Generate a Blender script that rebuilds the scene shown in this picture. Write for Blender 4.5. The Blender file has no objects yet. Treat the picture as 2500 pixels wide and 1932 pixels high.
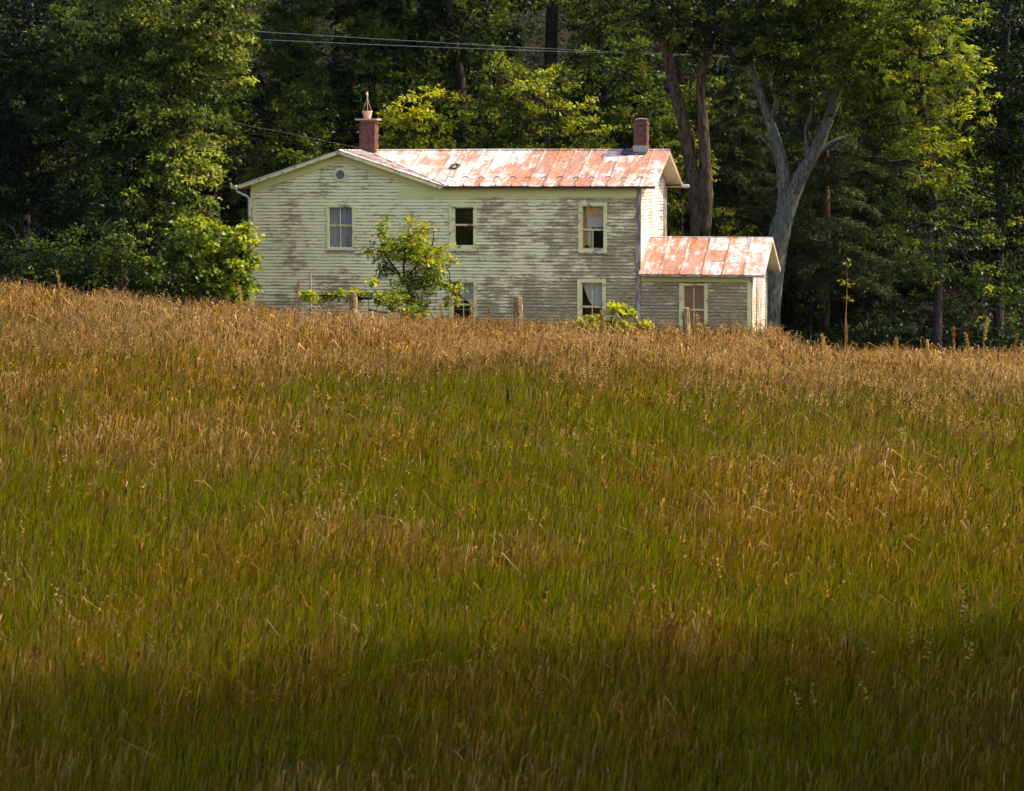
import bpy, math, random
import numpy as np
from mathutils import Vector
R = math.radians
# ---------------------------------------------------------------- camera
sc = bpy.context.scene
F = 6750.0                      # focal length in photograph pixels
PITCH = R(4.79)
CAM = Vector((0, 0, 5.5))
cd = bpy.data.cameras.new("camera"); co = bpy.data.objects.new("camera", cd)
sc.collection.objects.link(co); sc.camera = co
co.location = CAM; co.rotation_euler = (R(90) - PITCH, 0, 0)
cd.sensor_width = 36; cd.lens = F / 2500 * 36; cd.clip_start = 0.5; cd.clip_end = 2000
cd.dof.use_dof = True; cd.dof.focus_distance = 86; cd.dof.aperture_fstop = 3.2
# ---------------------------------------------------------------- light
SUN_EL, SUN_AZ = R(47), R(8)    # azimuth measured from +X towards +Y
SV = Vector((math.cos(SUN_EL) * math.cos(SUN_AZ), math.cos(SUN_EL) * math.sin(SUN_AZ), math.sin(SUN_EL)))
W = bpy.data.worlds.new("World"); sc.world = W; W.use_nodes = True
wt = W.node_tree; bg = wt.nodes["Background"]
sky = wt.nodes.new("ShaderNodeTexSky"); sky.sky_type = 'NISHITA'; sky.sun_disc = False
sky.sun_elevation = SUN_EL; sky.sun_rotation = R(90) - SUN_AZ
sky.air_density = 1.0; sky.dust_density = 2.5; sky.ozone_density = 0.6
wt.links.new(sky.outputs[0], bg.inputs[0]); bg.inputs[1].default_value = 0.15
sl = bpy.data.lights.new("sun", 'SUN'); so = bpy.data.objects.new("sun", sl); sc.collection.objects.link(so)
sl.energy = 2.8; sl.angle = R(0.5); sl.color = (1.0, 0.9, 0.74)
so.rotation_euler = SV.to_track_quat('Z', 'Y').to_euler(); so.location = (30, 90, 40)
vs = sc.view_settings; vs.view_transform = 'Standard'; vs.look = 'None'; vs.exposure = 1.4; vs.gamma = 1
# ---------------------------------------------------------------- helpers
COL = sc.collection
def ray(px, py):
    x = (px - 1250) / F; y = (966 - py) / F
    return Vector((x, math.cos(PITCH) + y * math.sin(PITCH), -math.sin(PITCH) + y * math.cos(PITCH)))
def at(px, py, Y):
    d = ray(px, py); return CAM + d * (Y / d.y)
def tag(o, label=None, cat=None, group=None, kind=None):
    if label: o['label'] = label
    if cat: o['category'] = cat
    if group: o['group'] = group
    if kind: o['kind'] = kind
    return o
def empty(name, loc=(0, 0, 0), rz=0, **k):
    o = bpy.data.objects.new(name, None); COL.objects.link(o); o.location = loc; o.rotation_euler = (0, 0, rz)
    o.empty_display_size = 0.3
    return tag(o, **k)
class MB:
    """collects faces for one mesh object"""
    def __init__(s): s.v = []; s.f = []
    def add(s, vs_, fs):
        n = len(s.v); s.v += [tuple(a) for a in vs_]; s.f += [tuple(i + n for i in f) for f in fs]
    def box(s, a, b, jit=0):
        (x0, y0, z0), (x1, y1, z1) = a, b
        v = [(x0, y0, z0), (x1, y0, z0), (x1, y1, z0), (x0, y1, z0), (x0, y0, z1), (x1, y0, z1), (x1, y1, z1), (x0, y1, z1)]
        if jit: v = [tuple(c + random.uniform(-jit, jit) for c in p) for p in v]
        s.add(v, [(0, 3, 2, 1), (4, 5, 6, 7), (0, 1, 5, 4), (1, 2, 6, 5), (2, 3, 7, 6), (3, 0, 4, 7)])
    def prism(s, poly, off):
        """poly: list of 3D points, extruded by off"""
        n = len(poly); off = Vector(off); a = [Vector(p) for p in poly]; b = [p + off for p in a]
        s.add(a + b, [tuple(range(n))[::-1], tuple(range(n, 2 * n))] + [(i, (i + 1) % n, (i + 1) % n + n, i + n) for i in range(n)])
    def tube(s, pts, rad, n=8, rough=0.0, cap=True):
        pts = [Vector(p) for p in pts]; base = len(s.v); m = len(pts)
        if not hasattr(rad, '__len__'): rad = [rad] * m
        ref = Vector((0.37, 1, 0.11)).normalized()
        for i, p in enumerate(pts):
            t = (pts[min(i + 1, m - 1)] - pts[max(i - 1, 0)])
            t = t.normalized() if t.length > 1e-9 else Vector((0, 0, 1))
            a = t.cross(ref)
            if a.length < 1e-3: a = t.cross(Vector((1, 0, 0)))
            a.normalize(); b = t.cross(a)
            for k in range(n):
                th = 2 * math.pi * k / n
                r = rad[i] * (1 + (random.uniform(-rough, rough) if rough else 0))
                s.v.append(tuple(p + a * math.cos(th) * r + b * math.sin(th) * r))
        for i in range(m - 1):
            for k in range(n):
                k2 = (k + 1) % n
                s.f.append((base + i * n + k, base + i * n + k2, base + (i + 1) * n + k2, base + (i + 1) * n + k))
        if cap:
            s.f.append(tuple(base + k for k in range(n))[::-1]); s.f.append(tuple(base + (m - 1) * n + k for k in range(n)))
    def build(s, name, mat, parent=None, smooth=False, loc=None):
        me = bpy.data.meshes.new(name); me.from_pydata(s.v, [], s.f); me.update()
        if smooth: me.polygons.foreach_set('use_smooth', [True] * len(me.polygons))
        me.materials.append(mat)
        o = bpy.data.objects.new(name, me); COL.objects.link(o)
        if parent: o.parent = parent
        if loc is not None: o.location = loc
        return o
# ---- node material helper
def newmat(name, rough=0.8, spec=0.2):
    m = bpy.data.materials.new(name); m.use_nodes = True; t = m.node_tree
    p = t.nodes['Principled BSDF']; p.inputs['Roughness'].default_value = rough
    p.inputs['Specular IOR Level'].default_value = spec
    return m, t, p
def N(t, typ, **k):
    n = t.nodes.new(typ)
    for a, b in k.items():
        if a.startswith('i_'):
            key = a[2:]; key = int(key) if key.isdigit() else key
            n.inputs[key].default_value = b
        else: setattr(n, a, b)
    return n
def coords(t, scale=(1, 1, 1), kind='Object', rot=(0, 0, 0)):
    tc = N(t, 'ShaderNodeTexCoord'); mp = N(t, 'ShaderNodeMapping'); mp.inputs['Scale'].default_value = scale
    mp.inputs['Rotation'].default_value = rot
    t.links.new(tc.outputs[kind], mp.inputs[0]); return mp.outputs[0]
def noise(t, vec, scale, detail=5, rough=0.6, dist=0):
    n = N(t, 'ShaderNodeTexNoise'); n.inputs['Scale'].default_value = scale; n.inputs['Detail'].default_value = detail
    n.inputs['Roughness'].default_value = rough; n.inputs['Distortion'].default_value = dist
    t.links.new(vec, n.inputs['Vector']); return n.outputs['Fac']
def ramp(t, fac, stops, interp='LINEAR'):
    r = N(t, 'ShaderNodeValToRGB'); e = r.color_ramp; e.interpolation = interp
    while len(e.elements) > 1: e.elements.remove(e.elements[-1])
    for i, (p, c) in enumerate(stops):
        el = e.elements[0] if i == 0 else e.elements.new(p)
        el.position = p; el.color = (*c, 1) if len(c) == 3 else c
    t.links.new(fac, r.inputs[0]); return r.outputs[0]
def mix(t, fac, a, b, typ='MIX'):
    m = N(t, 'ShaderNodeMix', data_type='RGBA', blend_type=typ)
    for s, v in ((0, fac), (6, a), (7, b)):
        if isinstance(v, bpy.types.NodeSocket): t.links.new(v, m.inputs[s])
        elif s == 0: m.inputs[0].default_value = v
        else: m.inputs[s].default_value = (*v, 1)
    return m.outputs[2]
def mth(t, op, a, b=0.0, clamp=False):
    m = N(t, 'ShaderNodeMath', operation=op, use_clamp=clamp)
    for s, v in ((0, a), (1, b)):
        if isinstance(v, bpy.types.NodeSocket): t.links.new(v, m.inputs[s])
        else: m.inputs[s].default_value = v
    return m.outputs[0]
def bump(t, p, h, strength=0.4, dist=0.01):
    b = N(t, 'ShaderNodeBump'); b.inputs['Strength'].default_value = strength; b.inputs['Distance'].default_value = dist
    t.links.new(h, b.inputs['Height']); t.links.new(b.outputs[0], p.inputs['Normal'])
def grey(v): return (v, v, v)
# ---- materials
def siding_mat(nm='peeling_siding', pa=(0.88, 0.76, 0.36), pb=(0.95, 0.85, 0.49), zn=0.095):
    m, t, p = newmat(nm, 0.85, 0.1)
    v = coords(t)
    vs1 = coords(t, (1.0, 1.0, 5.0))
    n1 = noise(t, vs1, 1.7, 6, 0.68, 0.25)          # streaky patches
    n2 = noise(t, coords(t, (1.3, 1.3, 8.0)), 4.2, 6, 0.74, 0.3)
    n3 = noise(t, v, 0.75, 4, 0.65)                   # broad zones
    sep = N(t, 'ShaderNodeSeparateXYZ'); t.links.new(v, sep.inputs[0])
    zone = N(t, 'ShaderNodeMapRange'); zone.inputs[1].default_value = -7; zone.inputs[2].default_value = -0.2
    zone.inputs[3].default_value = 0.0; zone.inputs[4].default_value = zn
    t.links.new(sep.outputs[0], zone.inputs[0])
    low = N(t, 'ShaderNodeMapRange'); low.inputs[1].default_value = 2.3; low.inputs[2].default_value = 0.6
    low.inputs[3].default_value = 0.0; low.inputs[4].default_value = 0.07
    t.links.new(sep.outputs[2], low.inputs[0])
    a = mth(t, 'MULTIPLY', n1, 0.5); b = mth(t, 'MULTIPLY', n2, 0.33); c = mth(t, 'MULTIPLY', n3, 0.52)
    s_ = mth(t, 'ADD', mth(t, 'ADD', a, b), mth(t, 'ADD', c, mth(t, 'ADD', zone.outputs[0], low.outputs[0])))
    fr = mth(t, 'FRACT', mth(t, 'DIVIDE', sep.outputs[2], 0.104))      # lap shadow line put in as extra peeling along each board's lower edge
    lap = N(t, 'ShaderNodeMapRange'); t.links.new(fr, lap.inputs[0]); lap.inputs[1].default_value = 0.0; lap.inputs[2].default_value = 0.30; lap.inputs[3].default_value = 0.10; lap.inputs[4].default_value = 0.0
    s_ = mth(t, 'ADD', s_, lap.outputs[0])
    f = ramp(t, s_, [(0.0, grey(0)), (0.715, grey(0)), (0.735, grey(0.65)), (0.785, grey(0.92)), (0.90, grey(1))])
    paint = mix(t, noise(t, v, 1.3, 4), pa, pb)
    wood = mix(t, ramp(t, n2, [(0.38, grey(0)), (0.62, grey(1))]), (0.17, 0.118, 0.06), (0.56, 0.43, 0.23))
    base = mix(t, f, paint, wood)
    lap_shade = N(t, 'ShaderNodeMapRange'); t.links.new(fr, lap_shade.inputs[0]); lap_shade.inputs[1].default_value = 0.10; lap_shade.inputs[2].default_value = 0.22; lap_shade.inputs[3].default_value = 0.50; lap_shade.inputs[4].default_value = 0.0
    base = mix(t, mth(t, 'MULTIPLY', lap_shade.outputs[0], ramp(t, n1, [(0.35, grey(0.25)), (0.6, grey(1))])), base, (0.13, 0.10, 0.06))   # shadow line of the lap painted dark along each board
    lines = N(t, 'ShaderNodeMapRange')
    t.links.new(base, p.inputs['Base Color'])
    bump(t, p, s_, 0.5, 0.02)
    return m
def trim_mat(name, ca, cb, wood=(0.30, 0.25, 0.17), th=0.565, sc_=(1, 1, 1)):
    m, t, p = newmat(name, 0.75, 0.2)
    v = coords(t, sc_)
    n = noise(t, v, 3.0, 6, 0.7); n2 = noise(t, v, 0.9, 3)
    pc = mix(t, n2, ca, cb)
    t.links.new(mix(t, ramp(t, n, [(th - 0.03, grey(0)), (th + 0.05, grey(1))]), pc, wood), p.inputs['Base Color'])
    bump(t, p, n, 0.3, 0.01)
    return m
def roof_mat():
    m, t, p = newmat('rusty_sheet_metal', 0.55, 0.35)
    v = coords(t); v2 = coords(t, (1.4, 0.8, 1))
    n1 = noise(t, v2, 1.9, 8, 0.75, 0.5); n2 = noise(t, v, 7, 6, 0.75, 0.3); n3 = noise(t, v, 0.33, 2)
    at_ = N(t, 'ShaderNodeAttribute', attribute_name='panel')
    s_ = mth(t, 'ADD', mth(t, 'ADD', mth(t, 'MULTIPLY', n1, 0.52), mth(t, 'MULTIPLY', n2, 0.34)), mth(t, 'MULTIPLY', n3, 0.15))
    n4 = noise(t, coords(t, (4.5, 0.55, 0.55)), 1.6, 5, 0.7)                # streaks running down the sheets
    sx = N(t, 'ShaderNodeSeparateXYZ'); t.links.new(v, sx.inputs[0])
    zr = N(t, 'ShaderNodeMapRange'); t.links.new(sx.outputs[0], zr.inputs[0]); zr.inputs[1].default_value = -7.5; zr.inputs[2].default_value = -3.5; zr.inputs[3].default_value = -0.035; zr.inputs[4].default_value = 0.02
    s_ = mth(t, 'ADD', mth(t, 'ADD', s_, mth(t, 'MULTIPLY', at_.outputs['Fac'], 0.085)), mth(t, 'ADD', zr.outputs[0], mth(t, 'MULTIPLY', mth(t, 'SUBTRACT', n4, 0.5), 0.30)))
    f = ramp(t, s_, [(0.50, grey(0)), (0.525, grey(0.5)), (0.57, grey(0.85)), (0.63, grey(1))])
    tin = mix(t, n2, (0.78, 0.70, 0.63), (0.46, 0.36, 0.30))
    rust = ramp(t, mth(t, 'ADD', mth(t, 'MULTIPLY', n2, 0.6), mth(t, 'MULTIPLY', n1, 0.4)), [(0.40, (0.10, 0.028, 0.014)), (0.49, (0.29, 0.088, 0.038)), (0.59, (0.50, 0.25, 0.12))])
    t.links.new(mix(t, f, tin, rust), p.inputs['Base Color'])
    bump(t, p, n1, 0.35, 0.03)
    return m
def brick_mat(name, c1, c2, mort):
    m, t, p = newmat(name, 0.9, 0.1)
    tc = N(t, 'ShaderNodeTexCoord'); sp = N(t, 'ShaderNodeSeparateXYZ'); cb = N(t, 'ShaderNodeCombineXYZ')
    t.links.new(tc.outputs['Object'], sp.inputs[0])
    t.links.new(mth(t, 'ADD', sp.outputs[0], sp.outputs[1]), cb.inputs[0]); t.links.new(sp.outputs[2], cb.inputs[1])
    b = N(t, 'ShaderNodeTexBrick'); b.inputs['Scale'].default_value = 1
    b.inputs['Brick Width'].default_value = 0.21; b.inputs['Row Height'].default_value = 0.072; b.inputs['Mortar Size'].default_value = 0.007
    b.inputs['Color1'].default_value = (*c1, 1); b.inputs['Color2'].default_value = (*c2, 1); b.inputs['Mortar'].default_value = (*mort, 1)
    t.links.new(cb.outputs[0], b.inputs['Vector'])
    n = noise(t, coords(t), 7, 5, 0.7)
    t.links.new(mix(t, ramp(t, n, [(0.40, grey(0)), (0.62, grey(0.85))]), b.outputs['Color'], (0.06, 0.035, 0.03)), p.inputs['Base Color'])
    bump(t, p, mth(t, 'ADD', b.outputs['Fac'], n), 0.6, -0.01)
    return m
def plain(name, c, rough=0.8, spec=0.2, var=0.25, scale=4):
    m, t, p = newmat(name, rough, spec)
    n = noise(t, coords(t), scale, 5, 0.65)
    t.links.new(mix(t, n, tuple(x * (1 - var) for x in c), tuple(min(1, x * (1 + var)) for x in c)), p.inputs['Base Color'])
    bump(t, p, n, 0.3, 0.01)
    return m
def bark_mat(name, ca, cb, lich=None):
    m, t, p = newmat(name, 0.95, 0.05)
    n = noise(t, coords(t, (1, 1, 0.22)), 11, 7, 0.75, 0.8); n2 = noise(t, coords(t), 1.2, 4, 0.6)
    c = mix(t, ramp(t, n, [(0.38, grey(0)), (0.6, grey(1))]), ca, cb)
    if lich: c = mix(t, ramp(t, n2, [(0.5, grey(0)), (0.62, grey(0.7))]), c, lich)
    t.links.new(c, p.inputs['Base Color'])
    bump(t, p, n, 1.0, 0.06)
    return m
def leaf_mat(name, trans=0.45, rough=0.45, spec=0.35, tint=(1.25, 1.2, 0.5)):
    m, t, p = newmat(name, rough, spec)
    a = N(t, 'ShaderNodeAttribute', attribute_name='col')
    t.links.new(a.outputs['Color'], p.inputs['Base Color'])
    tr = N(t, 'ShaderNodeBsdfTranslucent'); ms = N(t, 'ShaderNodeMixShader'); ms.inputs[0].default_value = trans
    t.links.new(mix(t, 1.0, a.outputs['Color'], tint, 'MULTIPLY'), tr.inputs[0])
    t.links.new(p.outputs[0], ms.inputs[1]); t.links.new(tr.outputs[0], ms.inputs[2])
    t.links.new(ms.outputs[0], t.nodes['Material Output'].inputs[0])
    return m
def glass_mat():
    m = bpy.data.materials.new('old_window_glass'); m.use_nodes = True; t = m.node_tree
    t.nodes.remove(t.nodes['Principled BSDF'])
    g = N(t, 'ShaderNodeBsdfGlossy'); g.inputs['Roughness'].default_value = 0.06
    tr = N(t, 'ShaderNodeBsdfTransparent'); tr.inputs[0].default_value = (0.86, 0.88, 0.84, 1)
    ms = N(t, 'ShaderNodeMixShader'); ms.inputs[0].default_value = 0.07
    t.links.new(tr.outputs[0], ms.inputs[1]); t.links.new(g.outputs[0], ms.inputs[2]); t.links.new(ms.outputs[0], t.nodes['Material Output'].inputs[0])
    return m
M = dict(
    siding=siding_mat(), endsiding=siding_mat('sunlit_end_siding', (0.74, 0.67, 0.60), (0.82, 0.76, 0.69), 0.04), roof=roof_mat(), glass=glass_mat(),  # end walls: sunlight put into a whiter copy of the siding paint
    trim=trim_mat('old_green_trim', (0.82, 0.72, 0.30), (0.88, 0.78, 0.38)),
    board=trim_mat('weathered_white_board', (0.56, 0.47, 0.36), (0.40, 0.32, 0.25), (0.20, 0.15, 0.11), 0.50, (3, 3, 0.5)),
    frieze=trim_mat('frieze_paint', (0.70, 0.67, 0.22), (0.80, 0.74, 0.30), th=0.72),
    brick=brick_mat('red_brick', (0.20, 0.070, 0.050), (0.12, 0.045, 0.038), (0.20, 0.14, 0.11)),
    terra=plain('terracotta', (0.62, 0.40, 0.27)), slab=plain('cap_stone', (0.42, 0.30, 0.20)),
    iron=plain('dark_iron', (0.05, 0.045, 0.05), 0.6), wirem=plain('rusty_wire', (0.16, 0.11, 0.09), 0.6),
    steel=plain('pale_wire', (0.20, 0.24, 0.22), 0.7, 0.1), zinc=plain('zinc_gutter', (0.55, 0.53, 0.46), 0.5, 0.4),
    flash=plain('grey_flashing', (0.36, 0.34, 0.32), 0.6, 0.3), tar=plain('tar_flashing', (0.05, 0.04, 0.06), 0.7),
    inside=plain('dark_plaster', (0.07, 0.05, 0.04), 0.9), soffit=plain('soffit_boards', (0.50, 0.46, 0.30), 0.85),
    lace=plain('lilac_net_curtain', (0.42, 0.38, 0.40), 0.9, 0.05, 0.2, 9), cream=plain('cream_curtain', (0.62, 0.58, 0.48), 0.9, 0.05, 0.12),
    amber=plain('amber_blind', (0.72, 0.42, 0.16), 0.9, 0.05), pink=plain('pale_pink_blind', (0.62, 0.50, 0.46), 0.9, 0.05, 0.1),
    ply=plain('brown_blind', (0.42, 0.24, 0.15), 0.9, 0.05, 0.25, 6), grille=plain('vent_louvre', (0.22, 0.19, 0.20), 0.8),
    post=bark_mat('weathered_post_wood', (0.10, 0.065, 0.035), (0.48, 0.30, 0.14)),
    bark=bark_mat('grey_bark', (0.03, 0.028, 0.022), (0.21, 0.195, 0.15), (0.10, 0.13, 0.10)),
    barkb=bark_mat('brown_bark', (0.011, 0.009, 0.007), (0.15, 0.105, 0.062)),
    barkd=bark_mat('dark_bark', (0.02, 0.016, 0.014), (0.07, 0.05, 0.042)),
    leaf=leaf_mat('tree_leaf', 0.42, 0.45, 0.16), leafy=leaf_mat('bright_leaf', 0.5), needle=leaf_mat('needle', 0.25, 0.7, 0.1, (1.1, 1.1, 0.7)),
    grass=leaf_mat('meadow_grass', 0.45, 0.9, 0.0, (1.1, 1.0, 0.35)),
)
# ---------------------------------------------------------------- numpy noise and terrain
def vnoise(x, y, seed=0):
    x = np.asarray(x, float); y = np.asarray(y, float)
    xi = np.floor(x).astype(np.int64); yi = np.floor(y).astype(np.int64); fx = x - xi; fy = y - yi
    fx = fx * fx * (3 - 2 * fx); fy = fy * fy * (3 - 2 * fy)
    def h(a, b):
        n = (a * 374761393 + b * 668265263 + seed * 1442695041) & 0xffffffff
        n = ((n ^ (n >> 13)) * 1274126177) & 0xffffffff
        return ((n ^ (n >> 16)) & 0xffff) / 65535.0
    return (h(xi, yi) * (1 - fx) + h(xi + 1, yi) * fx) * (1 - fy) + (h(xi, yi + 1) * (1 - fx) + h(xi + 1, yi + 1) * fx) * fy
def fbm(x, y, seed=0, o=4):
    s = 0; a = 0.5
    for i in range(o): s = s + a * vnoise(np.asarray(x) * 2 ** i, np.asarray(y) * 2 ** i, seed + i * 17); a *= 0.5
    return s / (1 - 0.5 ** o)
def sstep(a, b, x):
    t = np.clip((np.asarray(x, float) - a) / (b - a), 0, 1); return t * t * (3 - 2 * t)
def gz(x, y):
    """terrain height"""
    x = np.asarray(x, float); y = np.asarray(y, float)
    crest = np.interp(x, [-40, -15, -9, -5, 0, 5, 8, 14, 40], [2.7, 1.50, 0.78, 0.46, 0.13, -0.14, -0.40, -0.80, -1.6])
    field = crest * sstep(20, 76, y) - 1.45 + 1.45 * sstep(14, 78, y)
    near = 5.3 * (1 - sstep(2, 22, y))                      # the bank the camera stands on
    z = field + near * 0.98
    back = crest * (1 - sstep(79, 87, y))
    hb = -1.15 * sstep(7.6, 9.6, x)
    z = np.where(y > 79, back + hb * sstep(79, 87, y), z)
    z = z + np.maximum(0, y - 99) * 0.30 * sstep(97, 112, y)
    z = z + 0.10 * (fbm(x / 3.0, y / 3.0, 5) - 0.5) * (1 - sstep(80, 86, y) * (1 - sstep(98, 104, y)))
    return z
def G(x, y): return float(gz(x, y))
def ground():
    xs = np.concatenate([np.linspace(-300, -50, 12), np.linspace(-46, 46, 116), np.linspace(50, 300, 12)])
    ys = np.concatenate([np.linspace(-200, -10, 10), np.linspace(-6, 135, 142), np.linspace(140, 500, 24)])
    X, Y = np.meshgrid(xs, ys); Z = gz(X, np.minimum(Y, 180))
    Z = np.where(Y < 0, gz(X, 0 * Y), Z)
    v = np.stack([X.ravel(), Y.ravel(), Z.ravel()], 1); nx = len(xs); ny = len(ys)
    f = [(j * nx + i, j * nx + i + 1, (j + 1) * nx + i + 1, (j + 1) * nx + i) for j in range(ny - 1) for i in range(nx - 1)]
    me = bpy.data.meshes.new('ground'); me.from_pydata(v.tolist(), [], f); me.polygons.foreach_set('use_smooth', [True] * len(f))
    m, t, p = newmat('soil_and_leaf_litter', 0.95, 0.05)
    n = noise(t, coords(t), 2.5, 8, 0.7); n2 = noise(t, coords(t), 14, 5, 0.7)
    t.links.new(mix(t, mth(t, 'MULTIPLY', n, n2), (0.012, 0.010, 0.005), (0.045, 0.033, 0.016)), p.inputs['Base Color'])
    bump(t, p, n2, 0.8, 0.05)
    me.materials.append(m); o = bpy.data.objects.new('ground', me); COL.objects.link(o); tag(o, 'soil of the sloping meadow and the wooded hill', 'ground', kind='structure')
ground()
# ---------------------------------------------------------------- farmhouse
TH = R(11.5)
A0 = at(1561, 640, 87.6); HO = Vector((A0.x, A0.y, 0))
EU = Vector((math.cos(TH), -math.sin(TH), 0)); EV = Vector((math.sin(TH), math.cos(TH), 0))
def hp(px, py, v=0.0):
    """pixel -> (u, w) on the house plane at depth v"""
    d = ray(px, py); o = HO + EV * v
    t = (o - CAM).dot(EV) / d.dot(EV); q = CAM + d * t
    return (q - HO).dot(EU), q.z
house = empty('farmhouse', HO, -TH, label='long abandoned two-storey farmhouse with peeling pale green clapboards and rusty metal roofs', cat='house')
OH = 0.35; DEP = 5.6; RV = DEP / 2
uL = hp(614, 600)[0]; uEL = hp(578, 455, -OH)[0]; uPk, wPk = hp(827, 368, -OH); uFt = hp(1082, 455, -OH)[0]
wE = hp(1340, 455, -OH)[1]; wR = hp(1300, 368, RV)[1]
wPk = wR
OHR = 0.5                        # right overhang
slope = (wR - wE) / (RV + OH)
WD = 4.2; WRV = WD / 2; uWR = hp(1833, 740)[0]; wWE = hp(1700, 671, -OH)[1]; wWR = hp(1740, 581, WRV)[1]; uWE = hp(1862, 672, -OH)[0]
print('HOUSE', uL, uEL, uPk, uFt, wE, wR, uWR, uWE, wWE, wWR, 'deg', math.degrees(math.atan(slope)))
# openings (u0,w0,u1,w1) measured in the photograph
def op(x0, y0, x1, y1):
    a = hp(x0, y1); b = hp(x1, y0); return (a[0], a[1], b[0], b[1])
OPS = dict(a=op(803, 506, 861, 606), b=op(1109, 506, 1157, 601), c=op(1420, 503, 1475, 608), d=op(1105, 690, 1157, 800), e=op(1419, 690, 1472, 800), f=op(1668, 697, 1721, 805))
rng = random.Random(5)
def clad(mb, mp, w0, w1, lim, holes, exp=0.104):
    """clapboard rows; mp(a, w, out)->xyz, lim(w)->(a0,a1)"""
    k = 0; w = w0
    while w < w1 - 1e-4:
        wt_ = min(w + exp, w1); wm = (w + wt_) / 2
        a0, a1 = lim(w); b0, b1 = lim(wt_ + 0.02)
        iv = [(a0, a1)]
        for (h0, hw0, h1, hw1) in holes:
            if wt_ > hw0 + 0.005 and w < hw1 - 0.005:
                nv = []
                for s, e in iv:
                    if h1 <= s or h0 >= e: nv.append((s, e))
                    else:
                        if h0 > s: nv.append((s, h0))
                        if h1 < e: nv.append((h1, e))
                iv = nv
        for s, e in iv:
            if e - s < 0.01: continue
            n = max(1, int((e - s) / 0.35)); sag = [rng.uniform(-0.006, 0.006) for _ in range(n + 1)]; gap = [rng.uniform(0.0, 0.012) * (rng.random() < 0.35) for _ in range(n + 1)]
            for i in range(n):
                x0 = s + (e - s) * i / n; x1 = s + (e - s) * (i + 1) / n
                tx0 = min(max(x0, b0), b1) if k_tri else x0; tx1 = min(max(x1, b0), b1) if k_tri else x1
                if k_tri and tx1 - tx0 < 1e-4 and x1 - x0 < 1e-4: continue
                o0 = 0.026 + gap[i]; o1 = 0.026 + gap[i + 1]
                mb.add([mp(x0, w + sag[i], o0), mp(x1, w + sag[i + 1], o1), mp(tx1, wt_ + 0.02, 0.002), mp(tx0, wt_ + 0.02, 0.002),
                        mp(x0, w + sag[i], -0.06), mp(x1, w + sag[i + 1], -0.06), mp(tx1, wt_ + 0.02, -0.06), mp(tx0, wt_ + 0.02, -0.06)],
                       [(0, 1, 2, 3), (4, 7, 6, 5), (0, 4, 5, 1)])
        w += exp; k += 1
k_tri = False
front = lambda a, w, o: (a, -o, w)
right = lambda a, w, o: (o, a, w)
# front wall, rectangular part and gable triangle
mb = MB()
clad(mb, front, 0.0, wE + 0.10, lambda w: (uL, 0.0), [OPS[k] for k in 'abcde'])
k_tri = True
gs = (wPk - wE) / (uFt - uPk); gsl = (wPk - wE) / (uPk - uEL)
def gl(w):
    return (max(uL, min(uPk - 0.01, uEL + (w - wE) / gsl + 0.10)), max(uPk + 0.01, uFt - (w - wE) / gs - 0.10))
clad(mb, front, wE + 0.10, wPk - 0.12, gl, [])
# right gable end wall (faces the sun)
def el(w):
    if w <= wE + 0.1: return (0.0, DEP)
    d = (w - wE) / slope - OH + 0.10; return (min(max(0, d), RV - 0.01), max(min(DEP, DEP - d), RV + 0.01))
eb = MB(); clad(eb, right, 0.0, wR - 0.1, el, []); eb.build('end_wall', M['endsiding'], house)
k_tri = False
mb.box((uL, DEP - 0.1, 0), (0, DEP, wE + 0.1)); mb.box((uL, 0.0, 0), (uL + 0.1, DEP - 0.11, wE + 0.1))
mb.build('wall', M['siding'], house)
# wing
mb = MB()
clad(mb, front, 0.0, wWE + 0.04, lambda w: (0.06, uWR), [OPS['f']])
k_tri = True
wsl = (wWR - wWE) / (WRV + OH)
def wl(w):
    if w <= wWE + 0.05: return (0.0, WD)
    d = (w - wWE) / wsl - OH + 0.08; return (min(max(0, d), WRV - 0.01), max(min(WD, WD - d), WRV + 0.01))
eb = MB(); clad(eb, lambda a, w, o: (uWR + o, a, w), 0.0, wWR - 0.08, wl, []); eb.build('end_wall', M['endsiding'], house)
k_tri = False
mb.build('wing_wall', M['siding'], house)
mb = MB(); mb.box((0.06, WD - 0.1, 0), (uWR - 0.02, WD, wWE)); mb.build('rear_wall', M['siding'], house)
# interior shell
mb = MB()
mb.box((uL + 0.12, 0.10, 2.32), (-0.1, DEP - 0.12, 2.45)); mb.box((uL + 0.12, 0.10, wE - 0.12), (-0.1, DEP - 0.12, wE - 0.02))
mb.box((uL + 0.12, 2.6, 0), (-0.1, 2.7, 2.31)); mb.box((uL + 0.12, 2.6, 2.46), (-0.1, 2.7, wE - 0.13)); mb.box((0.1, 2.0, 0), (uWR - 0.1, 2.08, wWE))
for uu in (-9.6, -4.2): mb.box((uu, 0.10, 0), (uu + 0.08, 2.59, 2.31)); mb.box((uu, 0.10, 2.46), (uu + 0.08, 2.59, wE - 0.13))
mb.build('interior_partition', M['inside'], house)
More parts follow.
